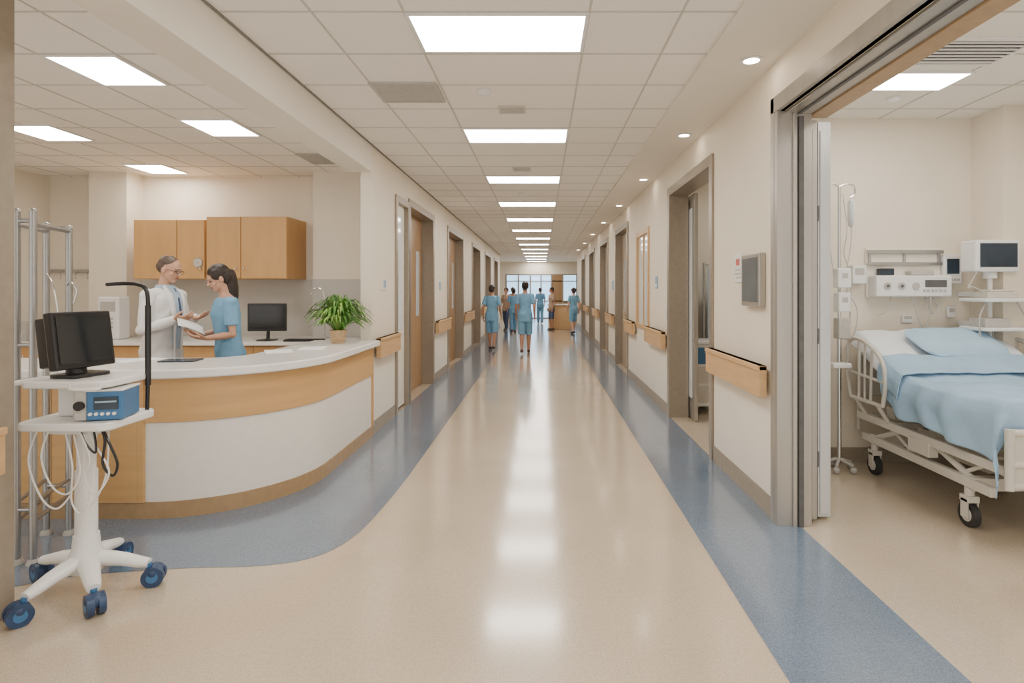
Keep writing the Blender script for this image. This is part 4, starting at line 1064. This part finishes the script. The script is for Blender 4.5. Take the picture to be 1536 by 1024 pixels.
jd=stand(elbow_r=(0.225,0.01,1.13),wrist_r=(0.12,0.20,1.21),elbow_l=(-0.225,0.03,1.14),wrist_l=(-0.10,0.22,1.22),
         hdir_r=(-0.35,0.8,0.15),palm_r=(-0.5,0,0.85),thumb_r=(0,0.5,1),hdir_l=(0.2,0.8,0.05),palm_l=(0.3,-0.1,1),thumb_l=(-1,0,0.3))
person((-3.36,5.02,0),math.radians(-94),1.80,'man in open white lab coat and glasses looking down',jd,female=False,outfit='coat',skin='skin',hair='brown',head=(0.30,0.10),hairstyle='short_thin',curl=0.7,lean=0.03,vs=0.005)
jn=stand(elbow_r=(0.205,0.02,1.15),wrist_r=(0.10,0.20,1.13),elbow_l=(-0.205,0.02,1.14),wrist_l=(-0.10,0.20,1.11),
         hdir_r=(-0.25,0.9,0.15),palm_r=(0,-0.1,1),thumb_r=(1,0,0.2),hdir_l=(0.2,0.9,0.15),palm_l=(0.2,-0.1,1),thumb_l=(-1,0,0.2))
person((-2.76,5.02,0),math.radians(130),1.72,'woman in blue scrubs with long dark hair reading held paper',jn,skin='skin',head=(0.44,0.0),hairstyle='ponytail',curl=0.55,lean=0.04,bottom='long',vs=0.005)
bm=B()
n=10
pv=None
for i in range(n+1):
    t_=i/n; z=0.012*math.sin(t_*3.1)
    c=(bm.verts.new((-0.085,-0.11+0.22*t_,z)),bm.verts.new((0.085,-0.11+0.22*t_,z)))
    if pv: bm.faces.new((pv[0],pv[1],c[1],c[0]))
    pv=c
o=fin('paper_sheet',bm,'paper',loc=(-2.99,4.84,1.19),rot=(0.45,-0.35,2.2),smooth=60)
sd=o.modifiers.new('s','SOLIDIFY'); sd.thickness=0.002
tag(o,'white paper sheet held in the hands of the woman','paper')

# corridor people
person((-0.38,13.35,0),0,1.69,'woman in blue scrubs with dark bun walking away',walk(1),skin='skin2',vs=0.007,hairstyle='bun',face=True)
person((-1.24,14.2,0),-0.15,1.62,'person in blue scrubs with short dark hair walking near wall',walk(-1),skin='skin2',vs=0.007,hairstyle='short')
person((1.10,19.4,0),0.5,1.57,'person in blue scrubs standing near corridor wall',walk(1),skin='skin',vs=0.009,hairstyle='bun')
person((-1.30,21.0,0),2.6,1.58,'person in beige top walking toward reception',walk(-1),skin='skin',vs=0.01,hairstyle='short',cloth='beigec',bottom='long')
person((-0.98,20.0,0),0.2,1.55,'person in dark blue scrubs walking away',walk(1),skin='skin2',vs=0.01,hairstyle='bun',cloth='scrub2',bottom='long')
person((0.38,21.2,0),1.9,1.6,'person in brown top standing beside small counter',stand(),skin='skin2',vs=0.01,hairstyle='short',cloth='beigec')
person((-0.05,25.5,0),0.1,1.6,'person in blue scrubs near end windows',walk(-1),skin='skin',vs=0.01,hairstyle='short',cloth='scrub2',bottom='long')
person((-0.72,24.3,0),0.6,1.62,'person in pale blue scrubs standing in lobby',stand(),skin='skin',vs=0.012,hairstyle='bun',cloth='scrub',bottom='long')
person((-1.15,23.0,0),-0.5,1.6,'person in brown top standing by wall',stand(),skin='skin2',vs=0.012,hairstyle='short',cloth='beigec',bottom='long')

# ---------------------------------------------------------------- world, camera
w=D.worlds.new('World'); SC.world=w; w.use_nodes=True
w.node_tree.nodes['Background'].inputs[0].default_value=(1.0,0.94,0.86,1)
w.node_tree.nodes['Background'].inputs[1].default_value=1.5
cam=D.cameras.new('Camera'); co=D.objects.new('Camera',cam); COL.objects.link(co)
co.location=(0,0,1.5); co.rotation_euler=(math.radians(90),0,0)
cam.sensor_width=36; cam.lens=850/1536*36; cam.shift_x=-(812-768)/1536; cam.shift_y=-(512-435)/1536
cam.clip_start=0.05; cam.clip_end=100
SC.camera=co
